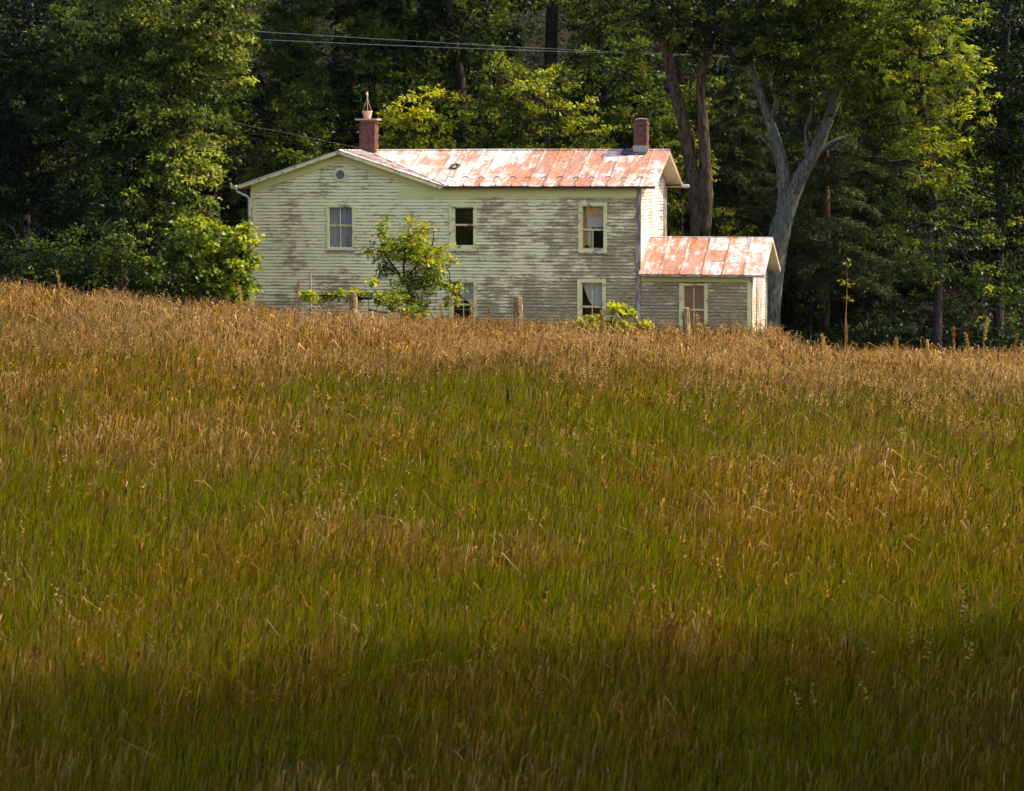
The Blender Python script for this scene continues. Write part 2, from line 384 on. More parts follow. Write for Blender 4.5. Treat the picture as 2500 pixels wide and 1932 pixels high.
# ---- roofs
def panel_sheet(name, lines, mat, parent, thick=0.028, seed=1, seam=True, across=None):
    """lines: list of (low point, high point) pairs along the slope -> one sheet per gap, with standing seams"""
    r = random.Random(seed); me_v = []; me_f = []; pv = []
    def quad(pts, val, offn):
        n = len(me_v); off = Vector(offn)
        for p in pts: me_v.append(tuple(p)); pv.append(val)
        for p in pts: me_v.append(tuple(Vector(p) - off)); pv.append(val)
        k = len(pts)
        me_f.append(tuple(range(n, n + k))); me_f.append(tuple(range(n + k, n + 2 * k))[::-1])
        for i in range(k): me_f.append((n + (i + 1) % k, n + i, n + i + k, n + (i + 1) % k + k))
    nrm = None
    for i in range(len(lines) - 1):
        (a, b), (c, d) = lines[i], lines[i + 1]
        a, b, c, d = map(Vector, (a, b, c, d))
        nr = (c - a).cross((b - a) if (b - a).length > 0.01 else (d - a))
        if nr.length < 1e-6: nr = (d - a).cross(b - a)
        nr.normalize(); nr = nr if nr.z > 0 else -nr; nrm = nr
        nseg = 3
        for s_ in range(nseg):
            f0 = s_ / nseg; f1 = (s_ + 1) / nseg; lift = nr * (0.004 * (nseg - s_) + 0) 
            val = r.random() * 0.8 + r.random() * 0.2
            p = [a.lerp(b, f0), c.lerp(d, f0), d.lerp(c, 1 - 1).lerp(c, 1 - f1) if False else c.lerp(d, f1), a.lerp(b, f1)]
            m0 = p[0].lerp(p[1], 0.5) + nr * r.uniform(-0.012, 0.012) + Vector((0, 0, r.uniform(-0.012, 0.008)) if s_ == 0 else (0, 0, 0))
            m1 = p[3].lerp(p[2], 0.5) + nr * r.uniform(-0.004, 0.004)
            q = [p[0], m0, m1, p[3]]; q2 = [m0, p[1], p[2], m1]
            for Q in (q, q2):
                if min((Q[0] - Q[1]).length, (Q[1] - Q[2]).length) > 1e-3 or True:
                    quad([x + lift for x in Q], val, nr * thick)
        if seam and i > 0 and (b - a).length > 0.1:
            w_ = (c - a).normalized() * 0.014; val = 0.15 + r.random() * 0.7
            quad([a - w_ + nr * 0.040, a + w_ + nr * 0.046, b + w_ + nr * 0.036, b - w_ + nr * 0.042], val, nr * 0.06)
    me = bpy.data.meshes.new(name); me.from_pydata(me_v, [], me_f); me.update()
    at_ = me.attributes.new('panel', 'FLOAT', 'POINT'); at_.data.foreach_set('value', pv)
    me.materials.append(mat); o = bpy.data.objects.new(name, me); COL.objects.link(o); o.parent = parent
    return o, nrm
uRE = OHR + 0.06
def lin(a, b, n): return [a + (b - a) * i / n for i in range(n + 1)]
# main front slope, clipped by the valley line from (uFt,-OH) to (uPk,RV)
us = sorted(lin(uPk, uRE, 20) + [uFt])
def vlow(u):
    return -OH if u >= uFt else -OH + (uFt - u) / (uFt - uPk) * (RV + OH)
def wz(v): return wE + (v + OH) * slope
lines = [((u, vlow(u), wz(vlow(u))), (u, RV, wR)) for u in us]
roof, nR = panel_sheet('roof', lines, M['roof'], house, seed=3)
lines = [((u, DEP + OH - (0 if u >= uFt else (uFt - u) / (uFt - uPk) * (RV + OH)), wz(vlow(u))), (u, RV, wR)) for u in us][::-1]
rb, _ = panel_sheet('rear_roof_slope', lines, M['roof'], roof, seed=4)
# front gable roof: right triangle slope and long left slope
nT = 7; lines = []
for i in range(nT + 1):
    v = -OH + (RV + OH) * i / nT; ue = uFt + (uPk - uFt) * i / nT
    lines.append(((ue, v, wE + (uFt - ue) * gs + 0.004), (uPk, v, wPk + 0.004)))
g1, _ = panel_sheet('gable_roof_slope', lines, M['roof'], roof, seed=5)
lines = [((uEL, v, wE), (uPk, v, wPk + 0.003)) for v in lin(DEP + OH, -OH, 10)]
g2, _ = panel_sheet('gable_roof_slope', lines, M['roof'], roof, seed=6)
lines = []
for i in range(nT + 1):
    v = DEP + OH - (RV + OH) * i / nT; ue = uFt + (uPk - uFt) * i / nT
    lines.append(((ue, v, wE + (uFt - ue) * gs + 0.004), (uPk, v, wPk + 0.004)))
panel_sheet('gable_roof_slope', lines, M['roof'], roof, seed=8)
# ridge caps
mb = MB(); mb.tube([(uPk, RV, wR + 0.01), (-5, RV, wR + 0.022), (uRE, RV, wR + 0.01)], 0.035, 8); mb.tube([(uPk, -OH, wPk), (uPk, RV, wPk + 0.01)], 0.03, 8)
mb.build('ridge_cap', M['roof'], roof)
# valley flashing (dark line)
mb = MB(); mb.tube([(uFt + 0.02, -OH + 0.02, wE + 0.03), (uPk + 0.02, RV, wR + 0.03)], 0.022, 6); mb.build('valley_flashing', M['tar'], roof)
# snow guards: small dark arcs by each seam, low on the slope
for i, u in enumerate(us[1:-1]):
    if u < uFt + 0.1: continue
    mb = MB(); v = 0.12 + 0.02 * ((i * 7) % 3); uc = u - 0.05
    pts = [(uc + 0.105 * math.cos(a), v - 0.02, wz(v) + 0.045 + 0.075 * math.sin(a)) for a in lin(R(8), R(172), 6)]
    mb.tube(pts, 0.014, 5); mb.build('snow_guard', M['iron'], roof)
# dark ring lying on the roof
u, w = hp(1110, 408, 1.2); mb = MB()
pts = [(u + 0.13 * math.cos(a), 1.25 + 0.2 * math.sin(a), wz(1.25 + 0.2 * math.sin(a)) + 0.05) for a in lin(0, 2 * math.pi, 12)]
mb.tube(pts, [0.03, 0.045, 0.03, 0.03, 0.04, 0.05, 0.055, 0.04, 0.03, 0.03, 0.03, 0.04, 0.03], 6, 0.2); mb.build('vent_collar', M['iron'], roof)
# soffits, fascia, rakes, frieze
mb = MB()
mb.box((uFt - 0.25, -OH + 0.03, wE - 0.075), (uRE - 0.03, -OH + 0.055, wE - 0.02))                 # eave fascia
mb.build('fascia', M['tar'], house)
mb = MB(); mb.box((uFt - 0.2, -OH + 0.06, wE - 0.06), (OHR, -0.03, wE - 0.035)); mb.build('soffit', M['soffit'], house); mb = MB(); mb.box((uEL + 0.03, 0.0, wE - 0.06), (uL - 0.01, DEP, wE - 0.035))
mb.build('soffit', M['soffit'], house); mb = MB()
mb.box((uFt, DEP + 0.01, wE - 0.06), (OHR, DEP + OH - 0.03, wE - 0.035))
for s in (0, 1):
    y0 = -OH + 0.06 if s == 0 else DEP + OH - 0.06
    mb.prism([(0.03, y0, wE - 0.03), (0.03, RV, wR - 0.055), (OHR + 0.02, RV, wR - 0.055), (OHR + 0.02, y0, wE - 0.03)], (0, 0, -0.02))
mb.build('soffit', M['soffit'], house)
mb = MB()                                                                                            # rake boards on the front gable
for (ua, ub, sl_) in ((uEL, uPk, 1), (uFt, uPk, 1)):
    mb.prism([(ua, -OH + 0.004, wE - 0.03), (ub, -OH + 0.004, wPk - 0.03), (ub, -OH + 0.004, wPk - 0.12), (ua + (0.12 if ub > ua else -0.12), -OH + 0.004, wE - 0.085)], (0, 0.03, 0))
mb.build('rake_board', M['trim'], house)
mb = MB()
for ua in (uEL, uFt):
    sg = 1 if ua < uPk else -1
    mb.prism([(ua, -OH + 0.04, wE - 0.04), (uPk, -OH + 0.04, wPk - 0.04), (uPk, -0.03, wPk - 0.04), (ua, -0.03, wE - 0.04)], (0, 0, -0.02))
mb.build('rake_soffit', M['frieze'], house)
mb = MB()                                                                                            # frieze bands
uA = hp(975, 470)[0]
mb.box((uA, -0.045, wE - 0.36), (-0.10, -0.03, wE - 0.055))
for ua, sg in ((uL, 1), (uFt - 0.45, -1)):
    wa = wE + (ua - uEL) * gsl if sg > 0 else wE + (uFt - ua) * gs
    mb.prism([(ua, -0.03, wa - 0.10), (uPk, -0.03, wPk - 0.10), (uPk, -0.03, wPk - 0.36), (ua, -0.03, wa - 0.36)], (0, -0.018, 0))
mb.build('frieze_board', M['frieze'], house)
# corner boards
for (u0, u1, v0, v1, w1, nm, mt) in ((uL - 0.01, uL + 0.11, -0.05, -0.025, wE - 0.06, 'corner_board', 'trim'), (-0.10, 0.025, -0.05, -0.026, wE - 0.06, 'corner_board', 'board'),
        (0.026, 0.052, -0.05, 0.13, wE - 0.06, 'corner_board', 'board'), (0.026, 0.052, DEP - 0.55, DEP + 0.03, wE - 0.06, 'corner_board', 'board'),
        (uWR - 0.11, uWR + 0.025, -0.05, -0.026, wWE - 0.04, 'corner_board', 'trim'), (uWR + 0.026, uWR + 0.05, -0.05, 0.28, wWE - 0.04, 'corner_board', 'board'),
        (uWR + 0.026, uWR + 0.05, 1.35, 2.7, 2.2, 'boarded_door', 'board'), (uWR + 0.026, uWR + 0.05, WD - 0.13, WD + 0.02, wWE - 0.04, 'corner_board', 'board')):
    mb = MB(); mb.box((u0, v0, 0.0), (u1, v1, w1)); mb.build(nm, M[mt], house)
# rakes at the right end
for nm, uu, ea, eb, we, wr, rv, dep in (('rake_board', uRE - 0.045, -OH, DEP + OH, wE, wR, RV, DEP), ('rake_board', uWE + 0.02, -OH, WD + OH, wWE, wWR, WRV, WD)):
    for y0 in (ea, eb):
        mb = MB(); mb.prism([(uu, y0, we - 0.03), (uu, rv, wr - 0.03), (uu, rv, wr - 0.10), (uu, y0, we - 0.10)], (0.03, 0, 0)); mb.build(nm, M['soffit'], house)
mb = MB(); mb.tube([(-0.4, DEP + OH + 0.04, wE - 0.04), (OHR + 0.25, DEP + OH + 0.04, wE - 0.04)], 0.06, 8); mb.build('rear_gutter', M['zinc'], house)
# wing roof
n = 6
def wwz(v): return wWE + (v + OH) * wsl
uS = hp(1559, 668, -OH)[0]
lines = [((u if i else uS, -OH, wWE), (u, WRV, wWR)) for i, u in enumerate(lin(0.03, uWE + 0.05, n))]
lines[0] = ((0.03, -OH, wWE), (0.03, WRV, wWR))
wr_, _ = panel_sheet('wing_roof', lines, M['roof'], house, seed=11)
lines = [((u, WD + OH, wWE), (u, WRV, wWR)) for u in lin(uWE + 0.05, 0.03, n)]
panel_sheet('rear_roof_slope', lines, M['roof'], wr_, seed=12)
mb = MB(); mb.tube([(0.05, WRV, wWR + 0.005), (uWE + 0.05, WRV, wWR + 0.005)], 0.03, 8); mb.build('ridge_cap', M['roof'], wr_)
mb = MB(); mb.box((uS, -OH - 0.03, wWE - 0.06), (uWE, -OH + 0.0, wWE - 0.015)); mb.build('eave_gutter', M['board'], house)
mb = MB(); mb.box((0.03, -OH + 0.01, wWE - 0.075), (uWE, -0.03, wWE - 0.05))
for s in (0, 1):
    y0 = -OH + 0.02 if s == 0 else WD + OH - 0.06
    mb.prism([(uWR + 0.03, y0, wWE - 0.035), (uWR + 0.03, WRV, wWR - 0.06), (uWE + 0.015, WRV, wWR - 0.06), (uWE + 0.015, y0, wWE - 0.035)], (0, 0, -0.02))
mb.build('wing_soffit', M['soffit'], house)
mb = MB(); mb.box((0.06, -0.045, wWE - 0.24), (uWR - 0.11, -0.03, wWE - 0.076)); mb.build('frieze_board', M['frieze'], house)
# left gutter and downspout
mb = MB(); mb.tube([(uEL - 0.05, -OH - 0.06, wE - 0.05), (uEL - 0.05, DEP + OH, wE - 0.05)], 0.065, 10); mb.build('gutter', M['zinc'], house)
mb = MB(); mb.tube([(uEL - 0.04, -OH + 0.02, wE - 0.08), (uEL + 0.0, -OH + 0.05, wE - 0.2), (uL - 0.12, -0.1, wE - 0.34), (uL - 0.05, -0.07, wE - 0.42), (uL - 0.045, -0.07, wE - 2), (uL - 0.04, -0.07, 0.0)], 0.04, 8)
mb.build('downspout', M['zinc'], house)
# round gable vent
u, w = hp(832, 427); mb = MB(); cen = []; n = 28
for r0, r1, d0, d1 in ((0.145, 0.225, -0.065, -0.05),):
    for i in range(n):
        a, b = 2 * math.pi * i / n, 2 * math.pi * (i + 1) / n
        P = lambda rr, th, vv: (u + rr * math.cos(th), vv, w + rr * math.sin(th))
        mb.add([P(r0, a, -0.075), P(r1, a, -0.06), P(r1, b, -0.06), P(r0, b, -0.075), P(r0, a, -0.02), P(r1, a, -0.0), P(r1, b, -0.0), P(r0, b, -0.02)], [(0, 1, 2, 3), (1, 5, 6, 2), (0, 3, 7, 4)])
vent = mb.build('round_vent', M['trim'], house)
mb = MB()
for k in range(-3, 4):
    h = k * 0.042; hw = math.sqrt(max(0, 0.148 ** 2 - h * h))
    mb.add([(u - hw, -0.055, w + h - 0.018), (u + hw, -0.055, w + h - 0.018), (u + hw, -0.032, w + h + 0.022), (u - hw, -0.032, w + h + 0.022)], [(0, 1, 2, 3)])
mb.build('louvre', M['grille'], vent)
mb = MB(); mb.prism([(u + 0.15 * math.cos(2 * math.pi * i / 20), -0.031, w + 0.15 * math.sin(2 * math.pi * i / 20)) for i in range(20)], (0, 0.012, 0)); mb.build('vent_back', M['tar'], vent)
# ---- windows
def window(key, cas=(0.10, 0.12, 0.10, 0.11), vm=None, rail=None, casing='trim', sill=True, muntin_low=True, muntin_up=True):
    """cas = left, top, right, bottom casing widths"""
    u0, w0, u1, w1 = OPS[key]; l, tp, r, bt = cas
    mb = MB(); y0, y1 = -0.062, -0.024
    mb.box((u0 - l, y0, w0 - bt), (u0, y1, w1 + tp), 0.003); mb.box((u1, y0, w0 - bt), (u1 + r, y1, w1 + tp), 0.003)
    mb.box((u0 + 0.002, y0 + 0.002, w1), (u1 - 0.002, y1, w1 + tp - 0.003)); mb.box((u0 + 0.002, y0 + 0.002, w0 - bt + 0.003), (u1 - 0.002, y1, w0))
    # jamb reveals
    mb.box((u0 - 0.02, -0.022, w0), (u0, 0.09, w1)); mb.box((u1, -0.022, w0), (u1 + 0.02, 0.09, w1)); mb.box((u0, -0.022, w1), (u1, 0.09, w1 + 0.02)); mb.box((u0, -0.022, w0 - 0.02), (u1, 0.09, w0))
    win = mb.build('window', M[casing], house)
    if sill:
        mb = MB(); mb.box((u0 - l - 0.03, -0.10, w0 - bt - 0.045), (u1 + r + 0.03, -0.024, w0 - bt - 0.002), 0.004); mb.build('sill', M['board'], win)
    rw = hp(1200, rail)[1] if rail else (w0 + w1) / 2
    s = 0.032; mb = MB()
    for (a, b, dy) in ((w0, rw, 0.03), (rw, w1, 0.0)):
        mb.box((u0, dy, a), (u0 + s, dy + 0.028, b)); mb.box((u1 - s, dy, a), (u1, dy + 0.028, b))
        mb.box((u0 + s, dy + 0.002, a), (u1 - s, dy + 0.026, a + s)); mb.box((u0 + s, dy + 0.002, b - s), (u1 - s, dy + 0.026, b))
    if vm:
        um = hp(vm, 560)[0]
        if muntin_low: mb.box((um - 0.013, 0.034, w0 + s), (um + 0.013, 0.054, rw - s))
        if muntin_up: mb.box((um - 0.013, 0.004, rw + s), (um + 0.013, 0.024, w1 - s))
    mb.build('sash', M[casing], win)
    mb = MB(); mb.add([(u0 + 0.01, 0.014, rw), (u1 - 0.01, 0.014, rw), (u1 - 0.01, 0.016, w1 - 0.01), (u0 + 0.01, 0.013, w1 - 0.01)], [(0, 1, 2, 3)])
    mb.add([(u0 + 0.01, 0.044, w0 + 0.01), (u1 - 0.01, 0.044, w0 + 0.01), (u1 - 0.01, 0.046, rw), (u0 + 0.01, 0.043, rw)], [(0, 1, 2, 3)])
    mb.build('pane', M['glass'], win)
    return win, rw
def curtain(win, key, prof, mat, v=0.12, folds=7, name='curtain'):
    """prof: list of (fu, ftop, fbottom) in opening fractions"""
    u0, w0, u1, w1 = OPS[key]; mb = MB(); n = 40
    fr = [p[0] for p in prof]; V = []
    for i in range(n + 1):
        f = fr[0] + (fr[-1] - fr[0]) * i / n
        t_ = np.interp(f, fr, [p[1] for p in prof]); b_ = np.interp(f, fr, [p[2] for p in prof])
        y = v + 0.016 * math.sin(f * folds * 2 * math.pi) + 0.006 * math.sin(f * folds * 5.1)
        V += [(u0 + (u1 - u0) * f, y, w0 + (w1 - w0) * t_), (u0 + (u1 - u0) * f, y + 0.01, w0 + (w1 - w0) * b_)]
    mb.add(V, [(2 * i, 2 * i + 1, 2 * i + 3, 2 * i + 2) for i in range(n)])
    mb.build(name, M[mat], win, smooth=True)
wa, _ = window('a', (0.06, 0.09, 0.06, 0.06), 831, 553, 'trim'); curtain(wa, 'a', [(-0.05, 1.02, -0.02), (1.05, 1.02, -0.02)], 'lace', 0.09, 9)
wa['label'] = 'window with grey lilac net curtain'
window('b', (0.15, 0.11, 0.10, 0.15), None, 550)
wc, _ = window('c', (0.10, 0.11, 0.10, 0.11), 1447, 560, muntin_up=False)
curtain(wc, 'c', [(0.12, 1.0, 0.74), (0.2, 1.0, 0.7), (0.95, 1.0, 0.72)], 'amber', 0.085, 3, 'blind'); curtain(wc, 'c', [(0.2, 0.73, 0.50), (0.95, 0.74, 0.50)], 'pink', 0.075, 3, 'blind')
curtain(wc, 'c', [(-0.02, 1.0, 0.02), (0.08, 0.95, 0.04), (0.2, 0.5, 0.1), (0.42, 0.48, 0.0)], 'amber', 0.11, 3); curtain(wc, 'c', [(0.24, 0.5, 0.2), (0.42, 0.5, 0.0)], 'cream', 0.10, 2)
wd, _ = window('d', (0.10, 0.11, 0.10, 0.1), 1131, 745); curtain(wd, 'd', [(0.3, 1.0, 0.72), (0.6, 1.0, 0.60), (1.02, 1.0, 0.48)], 'cream', 0.09, 4)
we_, _ = window('e', (0.12, 0.12, 0.10, 0.1), 1446, 747); curtain(we_, 'e', [(-0.02, 1.02, 0.99), (0.12, 1.02, 0.86), (0.35, 1.02, 0.56), (0.7, 1.02, 0.46), (1.02, 1.02, 0.52)], 'cream', 0.09, 4)
wf, _ = window('f', (0.13, 0.06, 0.09, 0.1), 1695, 752); curtain(wf, 'f', [(-0.02, 1.02, -0.02), (1.02, 1.02, -0.02)], 'ply', 0.075, 2, 'blind')
wf['label'] = 'window covered by a brown blind'
# ---- chimneys
def chimney(px0, px1, ptop, base_w, corbel, name='chimney'):
    u0 = hp(px0, 340, RV - 0.25)[0]; u1 = hp(px1, 340, RV - 0.25)[0]; wt_ = hp(px0, ptop, RV - 0.25)[1]
    mb = MB(); v0, v1 = RV - 0.25, RV + 0.25; k = 0; w = wR - 0.25; r = random.Random(int(px0))
    while w < wt_ - 0.01:                                            # course by course, slightly uneven
        h = min(0.072, wt_ - w); e = r.uniform(-0.007, 0.007) + (corbel(wt_ - w) if corbel else 0)
        mb.box((u0 - e, v0 - e, w), (u1 + e + r.uniform(-0.006, 0.006), v1 + e, w + h - 0.001), 0.002); w += h
    return mb.build(name, M['brick'], house), (u0 + u1) / 2, (u1 - u0), wt_
ch, uc, cw, wt_ = chimney(877, 915, 294, 0, lambda d: 0.0 if d > 0.26 else (0.012 if d > 0.20 else -0.03))
mb = MB(); mb.box((uc - cw / 2 - 0.13, RV - 0.30, wt_), (uc + cw / 2 + 0.09, RV + 0.30, wt_ + 0.06), 0.008); mb.build('cap_slab', M['slab'], ch)
up = hp(893, 280, RV - 0.2)[0]; mb = MB(); mb.tube([(up, RV, wt_ + 0.06), (up, RV, wt_ + 0.28)], [0.12, 0.165], 14); mb.tube([(up, RV, wt_ + 0.27), (up, RV, wt_ + 0.31)], [0.175, 0.175], 14); mb.build('chimney_pot', M['terra'], ch)
apex = hp(894, 236, RV)[1]; mb = MB()
for a in (20, 100, 200, 290): mb.tube([(up + 0.15 * math.cos(R(a)), RV + 0.15 * math.sin(R(a)), wt_ + 0.30), (up + 0.07 * math.cos(R(a)), RV + 0.07 * math.sin(R(a)), apex - 0.28), (up, RV, apex)], 0.009, 5)
mb.tube([(up + 0.01, RV, wt_ + 0.3), (up, RV, apex + 0.02)], 0.013, 5); mb.build('wire_guard', M['slab'], ch)
mb = MB(); mb.tube([(up, RV, apex - 0.02), (up + 0.01, RV, apex + 0.04), (up - 0.02, RV, apex + 0.09), (up, RV, apex + 0.15)], [0.03, 0.022, 0.045, 0.012], 8, 0.15); mb.build('finial', M['terra'], ch)
ch2, uc, cw, wt_ = chimney(1547, 1579, 293, 0, lambda d: 0.012 if d < 0.2 and d > 0.1 else 0.0)
mb = MB(); mb.box((uc - cw / 2 - 0.015, RV - 0.268, wR - 0.2), (uc + cw / 2 + 0.015, RV - 0.262, wR + 0.16)); mb.build('flashing', M['flash'], ch2)
mb = MB(); mb.prism([(uc - cw / 2 - 0.42, RV - 0.5, wz(RV - 0.5) + 0.055), (uc + cw / 2, RV - 0.42, wz(RV - 0.42) + 0.055), (uc + cw / 2, RV - 0.27, wz(RV - 0.27) + 0.055), (uc - cw / 2 - 0.38, RV - 0.01, wz(RV) + 0.055)], (0, 0, -0.02)); mb.build('tar_patch', M['tar'], ch2)
mb = MB(); mb.tube([(uc - cw / 2, RV + 0.05, wt_), (uc - cw / 2 + 0.1, RV + 0.05, wt_ + 0.04), (uc + cw / 2, RV + 0.05, wt_ + 0.02)], 0.02, 6, 0.2); mb.build('cap_mortar', M['slab'], ch2)
# ---------------------------------------------------------------- foliage
def fmesh(name, V, nper, C, mat, parent=None, loc=None, faces=None):
    """V: (n*nper,3) verts; one n-gon per nper verts (or faces = list of index tuples per unit); C: (n*nper,3) colours"""
    V = np.asarray(V, np.float32); nv = len(V)
    if faces is None: faces = [tuple(range(nper))]
    nu = nv // nper; idx = np.arange(nu)[:, None] * nper
    L = []; tot = []
    loops = np.concatenate([idx + np.array(f)[None, :] for f in faces], 1).ravel()
    lens = np.tile(np.array([len(f) for f in faces]), nu)
    starts = np.concatenate([[0], np.cumsum(lens)[:-1]])
    me = bpy.data.meshes.new(name); me.vertices.add(nv); me.vertices.foreach_set('co', V.ravel())
    me.loops.add(len(loops)); me.loops.foreach_set('vertex_index', loops.astype(np.int32))
    me.polygons.add(len(lens)); me.polygons.foreach_set('loop_start', starts.astype(np.int32))
    me.update(calc_edges=True)
    ca = me.color_attributes.new('col', 'FLOAT_COLOR', 'POINT')
    c4 = np.ones((nv, 4), np.float32); c4[:, :3] = C; ca.data.foreach_set('color', c4.ravel())
    me.materials.append(mat); o = bpy.data.objects.new(name, me); COL.objects.link(o)
    if parent: o.parent = parent
    if loc is not None: o.location = loc
    return o
def unit(a): return a / np.maximum(np.linalg.norm(a, axis=-1, keepdims=True), 1e-9)
def leaves(rs, P, size, up=0.8, droop=0.5, out=None, aspect=0.55):
    """kite leaves (4 verts each) at points P"""
    n = len(P); nr = unit(rs.normal(0, 1, (n, 3)) + np.array([0, 0, up * 1.6]))
    d = rs.normal(0, 1, (n, 3)); d[:, 2] -= droop * 1.5
    if out is not None: d += out * 0.8
    d = unit(d - nr * np.sum(d * nr, 1, keepdims=True)); s = np.cross(nr, d)
    L = (size * rs.uniform(0.65, 1.35, n))[:, None]; Wd = L * aspect
    a = P; b = P + d * L * 0.42 + s * Wd * 0.5 + nr * L * 0.10; c = P + d * L; e = P + d * L * 0.42 - s * Wd * 0.5 + nr * L * 0.10
    return np.stack([a, b, c, e], 1).reshape(-1, 3)
def palette(rs, n, cols, k, jit=0.2):
    """k in 0..1 picks along the list of colours"""
    cols = np.array(cols); x = np.clip(k, 0, 0.9999) * (len(cols) - 1); i = x.astype(int); f = (x - i)[:, None]
    c = cols[i] * (1 - f) + cols[i + 1] * f
    return c * rs.uniform(1 - jit, 1 + jit, (n, 1))
def crown(rs, blobs, dens, lsize, cols, K=34, rc=0.42, up=0.8, droop=0.5, inner=0.5, aspect=0.55, flat=0.4):
    """blobs: (center, (rx,ry,rz), tone).  returns verts, colours"""
    VV = []; CC = []
    for c, r, tone in blobs:
        r = np.array(r, float) if hasattr(r, '__len__') else np.array([r, r, r * 0.85])
        area = 4 * math.pi * ((r[0] * r[1]) ** 1.6 / 3 + (r[0] * r[2]) ** 1.6 / 3 + (r[1] * r[2]) ** 1.6 / 3) ** (1 / 1.6)
        m = max(4, int(area * dens)); dr = unit(rs.normal(0, 1, (m, 3)))
        rad = inner + (1.12 - inner) * rs.random(m) ** 0.7
        lump = 0.82 + 0.36 * vnoise(dr[:, 0] * 2.3 + c[0], dr[:, 2] * 2.3 + dr[:, 1] * 1.7 + c[2], 9)
        cc = np.array(c) + dr * r * (rad * lump)[:, None]
        kk = rs.integers(int(K * 0.5), int(K * 1.5), m); tot = kk.sum()
        ctr = np.repeat(cc, kk, 0); o = np.repeat(dr, kk, 0); sz = np.repeat(rs.uniform(0.6, 1.3, m) * rc, kk)
        off = unit(rs.normal(0, 1, (tot, 3))) * (rs.random(tot) ** 0.45)[:, None] * sz[:, None]; off[:, 2] *= flat
        off[:, 2] -= 0.35 * (off[:, 0] ** 2 + off[:, 1] ** 2) / rc
        P = ctr + off
        VV.append(leaves(rs, P, lsize, up, droop, o, aspect))
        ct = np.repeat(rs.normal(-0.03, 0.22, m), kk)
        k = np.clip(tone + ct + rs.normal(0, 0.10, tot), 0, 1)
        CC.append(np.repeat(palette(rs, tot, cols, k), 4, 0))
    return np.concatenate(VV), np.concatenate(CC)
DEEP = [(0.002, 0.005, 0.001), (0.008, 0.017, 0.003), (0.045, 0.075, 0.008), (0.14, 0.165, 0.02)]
MID = [(0.003, 0.007, 0.001), (0.020, 0.038, 0.004), (0.145, 0.185, 0.014), (0.42, 0.42, 0.03)]  # dark ends deepened, bright ends raised: shade and sun put into leaf colours
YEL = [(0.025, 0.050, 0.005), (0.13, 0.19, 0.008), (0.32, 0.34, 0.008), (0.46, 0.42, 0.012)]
def wavy(p, q, n, amp, r, sag=0):
    p = Vector(p); q = Vector(q); o = []
    for i in range(n + 1):
        f = i / n; e = amp * math.sin(f * math.pi); o.append(p.lerp(q, f) + Vector((r.uniform(-e, e), r.uniform(-e, e), r.uniform(-e, e) * 0.5 - sag * math.sin(f * math.pi))))
    return o
def smooth_path(pts, rad, sub=4):
    """Catmull-Rom through pts"""
    P = [Vector(p) for p in pts]; P = [2 * P[0] - P[1]] + P + [2 * P[-1] - P[-2]]; rr = [rad[0]] + list(rad) + [rad[-1]]; o = []; ro = []
    for i in range(1, len(P) - 2):
        for k in range(sub):
            t = k / sub; a, b, c, d = P[i - 1:i + 3]
            o.append(0.5 * ((2 * b) + (c - a) * t + (2 * a - 5 * b + 4 * c - d) * t * t + (3 * b - a - 3 * c + d) * t ** 3)); ro.append(rr[i] * (1 - t) + rr[i + 1] * t)
    o.append(P[-2]); ro.append(rr[-2]); return o, ro
def tree(name, label, cat, base, limbs, blobs, cols, bark='barkd', seed=0, tw=1.0, dens=2.4, lsize=0.15, leaf='leaf', K=34, rc=0.42, group=None, twig=True, **kw):
    """limbs: list of (points, radii) in world space; blobs in world space"""
    rs = np.random.default_rng(seed); r = random.Random(seed); B = Vector(base)
    e = empty(name, B, 0, label=label, cat=cat, group=group)
    mb = MB(); allp = []
    for pts, rad in limbs:
        pts, rad = smooth_path(pts, rad); pts = [p - B for p in pts]; mb.tube(pts, rad, 16, 0.09); allp += pts[len(pts) // 3:]
    if twig and allp:
        for c, rr, tn in blobs:                                       # a limb into each blob
            c = Vector(c) - B; a = min(allp, key=lambda p: (p - c).length + max(0, p.z - c.z) * 0.7); rr_ = rr[0] if hasattr(rr, '__len__') else rr
            pts = wavy(a, c, 6, 0.18, r); q_ = min(1.0, rr_ / 0.9); mb.tube(pts, [(0.07 * (1 - i / 8) + 0.012) * q_ for i in range(7)], 6, 0.1)
            for _ in range(5):
                q = c + Vector((r.gauss(0, 1), r.gauss(0, 1), r.gauss(0, 0.7))).normalized() * rr_ * 0.9; mb.tube(wavy(pts[r.randint(3, 6)], q, 4, 0.12, r), [0.028 * q_, 0.022 * q_, 0.016 * q_, 0.012 * q_, 0.007 * q_], 5)
    mb.build('trunk', M[bark], e, smooth=True)
    bl = [(tuple(Vector(c) - B), rr, tn) for c, rr, tn in blobs]
    V, C = crown(rs, bl, dens, lsize, cols, K, rc, **kw)
    fmesh('crown', V, 4, C, M[leaf], e)
    return e
def copy_tree(o, loc, rz, s=1.0, label=None, group=None):
    c = o.copy(); COL.objects.link(c); c.location = loc; c.rotation_euler = (0, 0, rz); c.scale = (s, s, s)
    if label: c['label'] = label
    if group: c['group'] = group
    for ch_ in list(o.children):
        d = ch_.copy(); COL.objects.link(d); d.parent = c
    return c
def B_(px, py, Y, r, tone=0.4):
    return (tuple(at(px, py, Y)), r, tone)
def gp(px, Y, dz=-0.1):
    x = at(px, 700, Y).x; return (x, Y, G(x, Y) + dz)
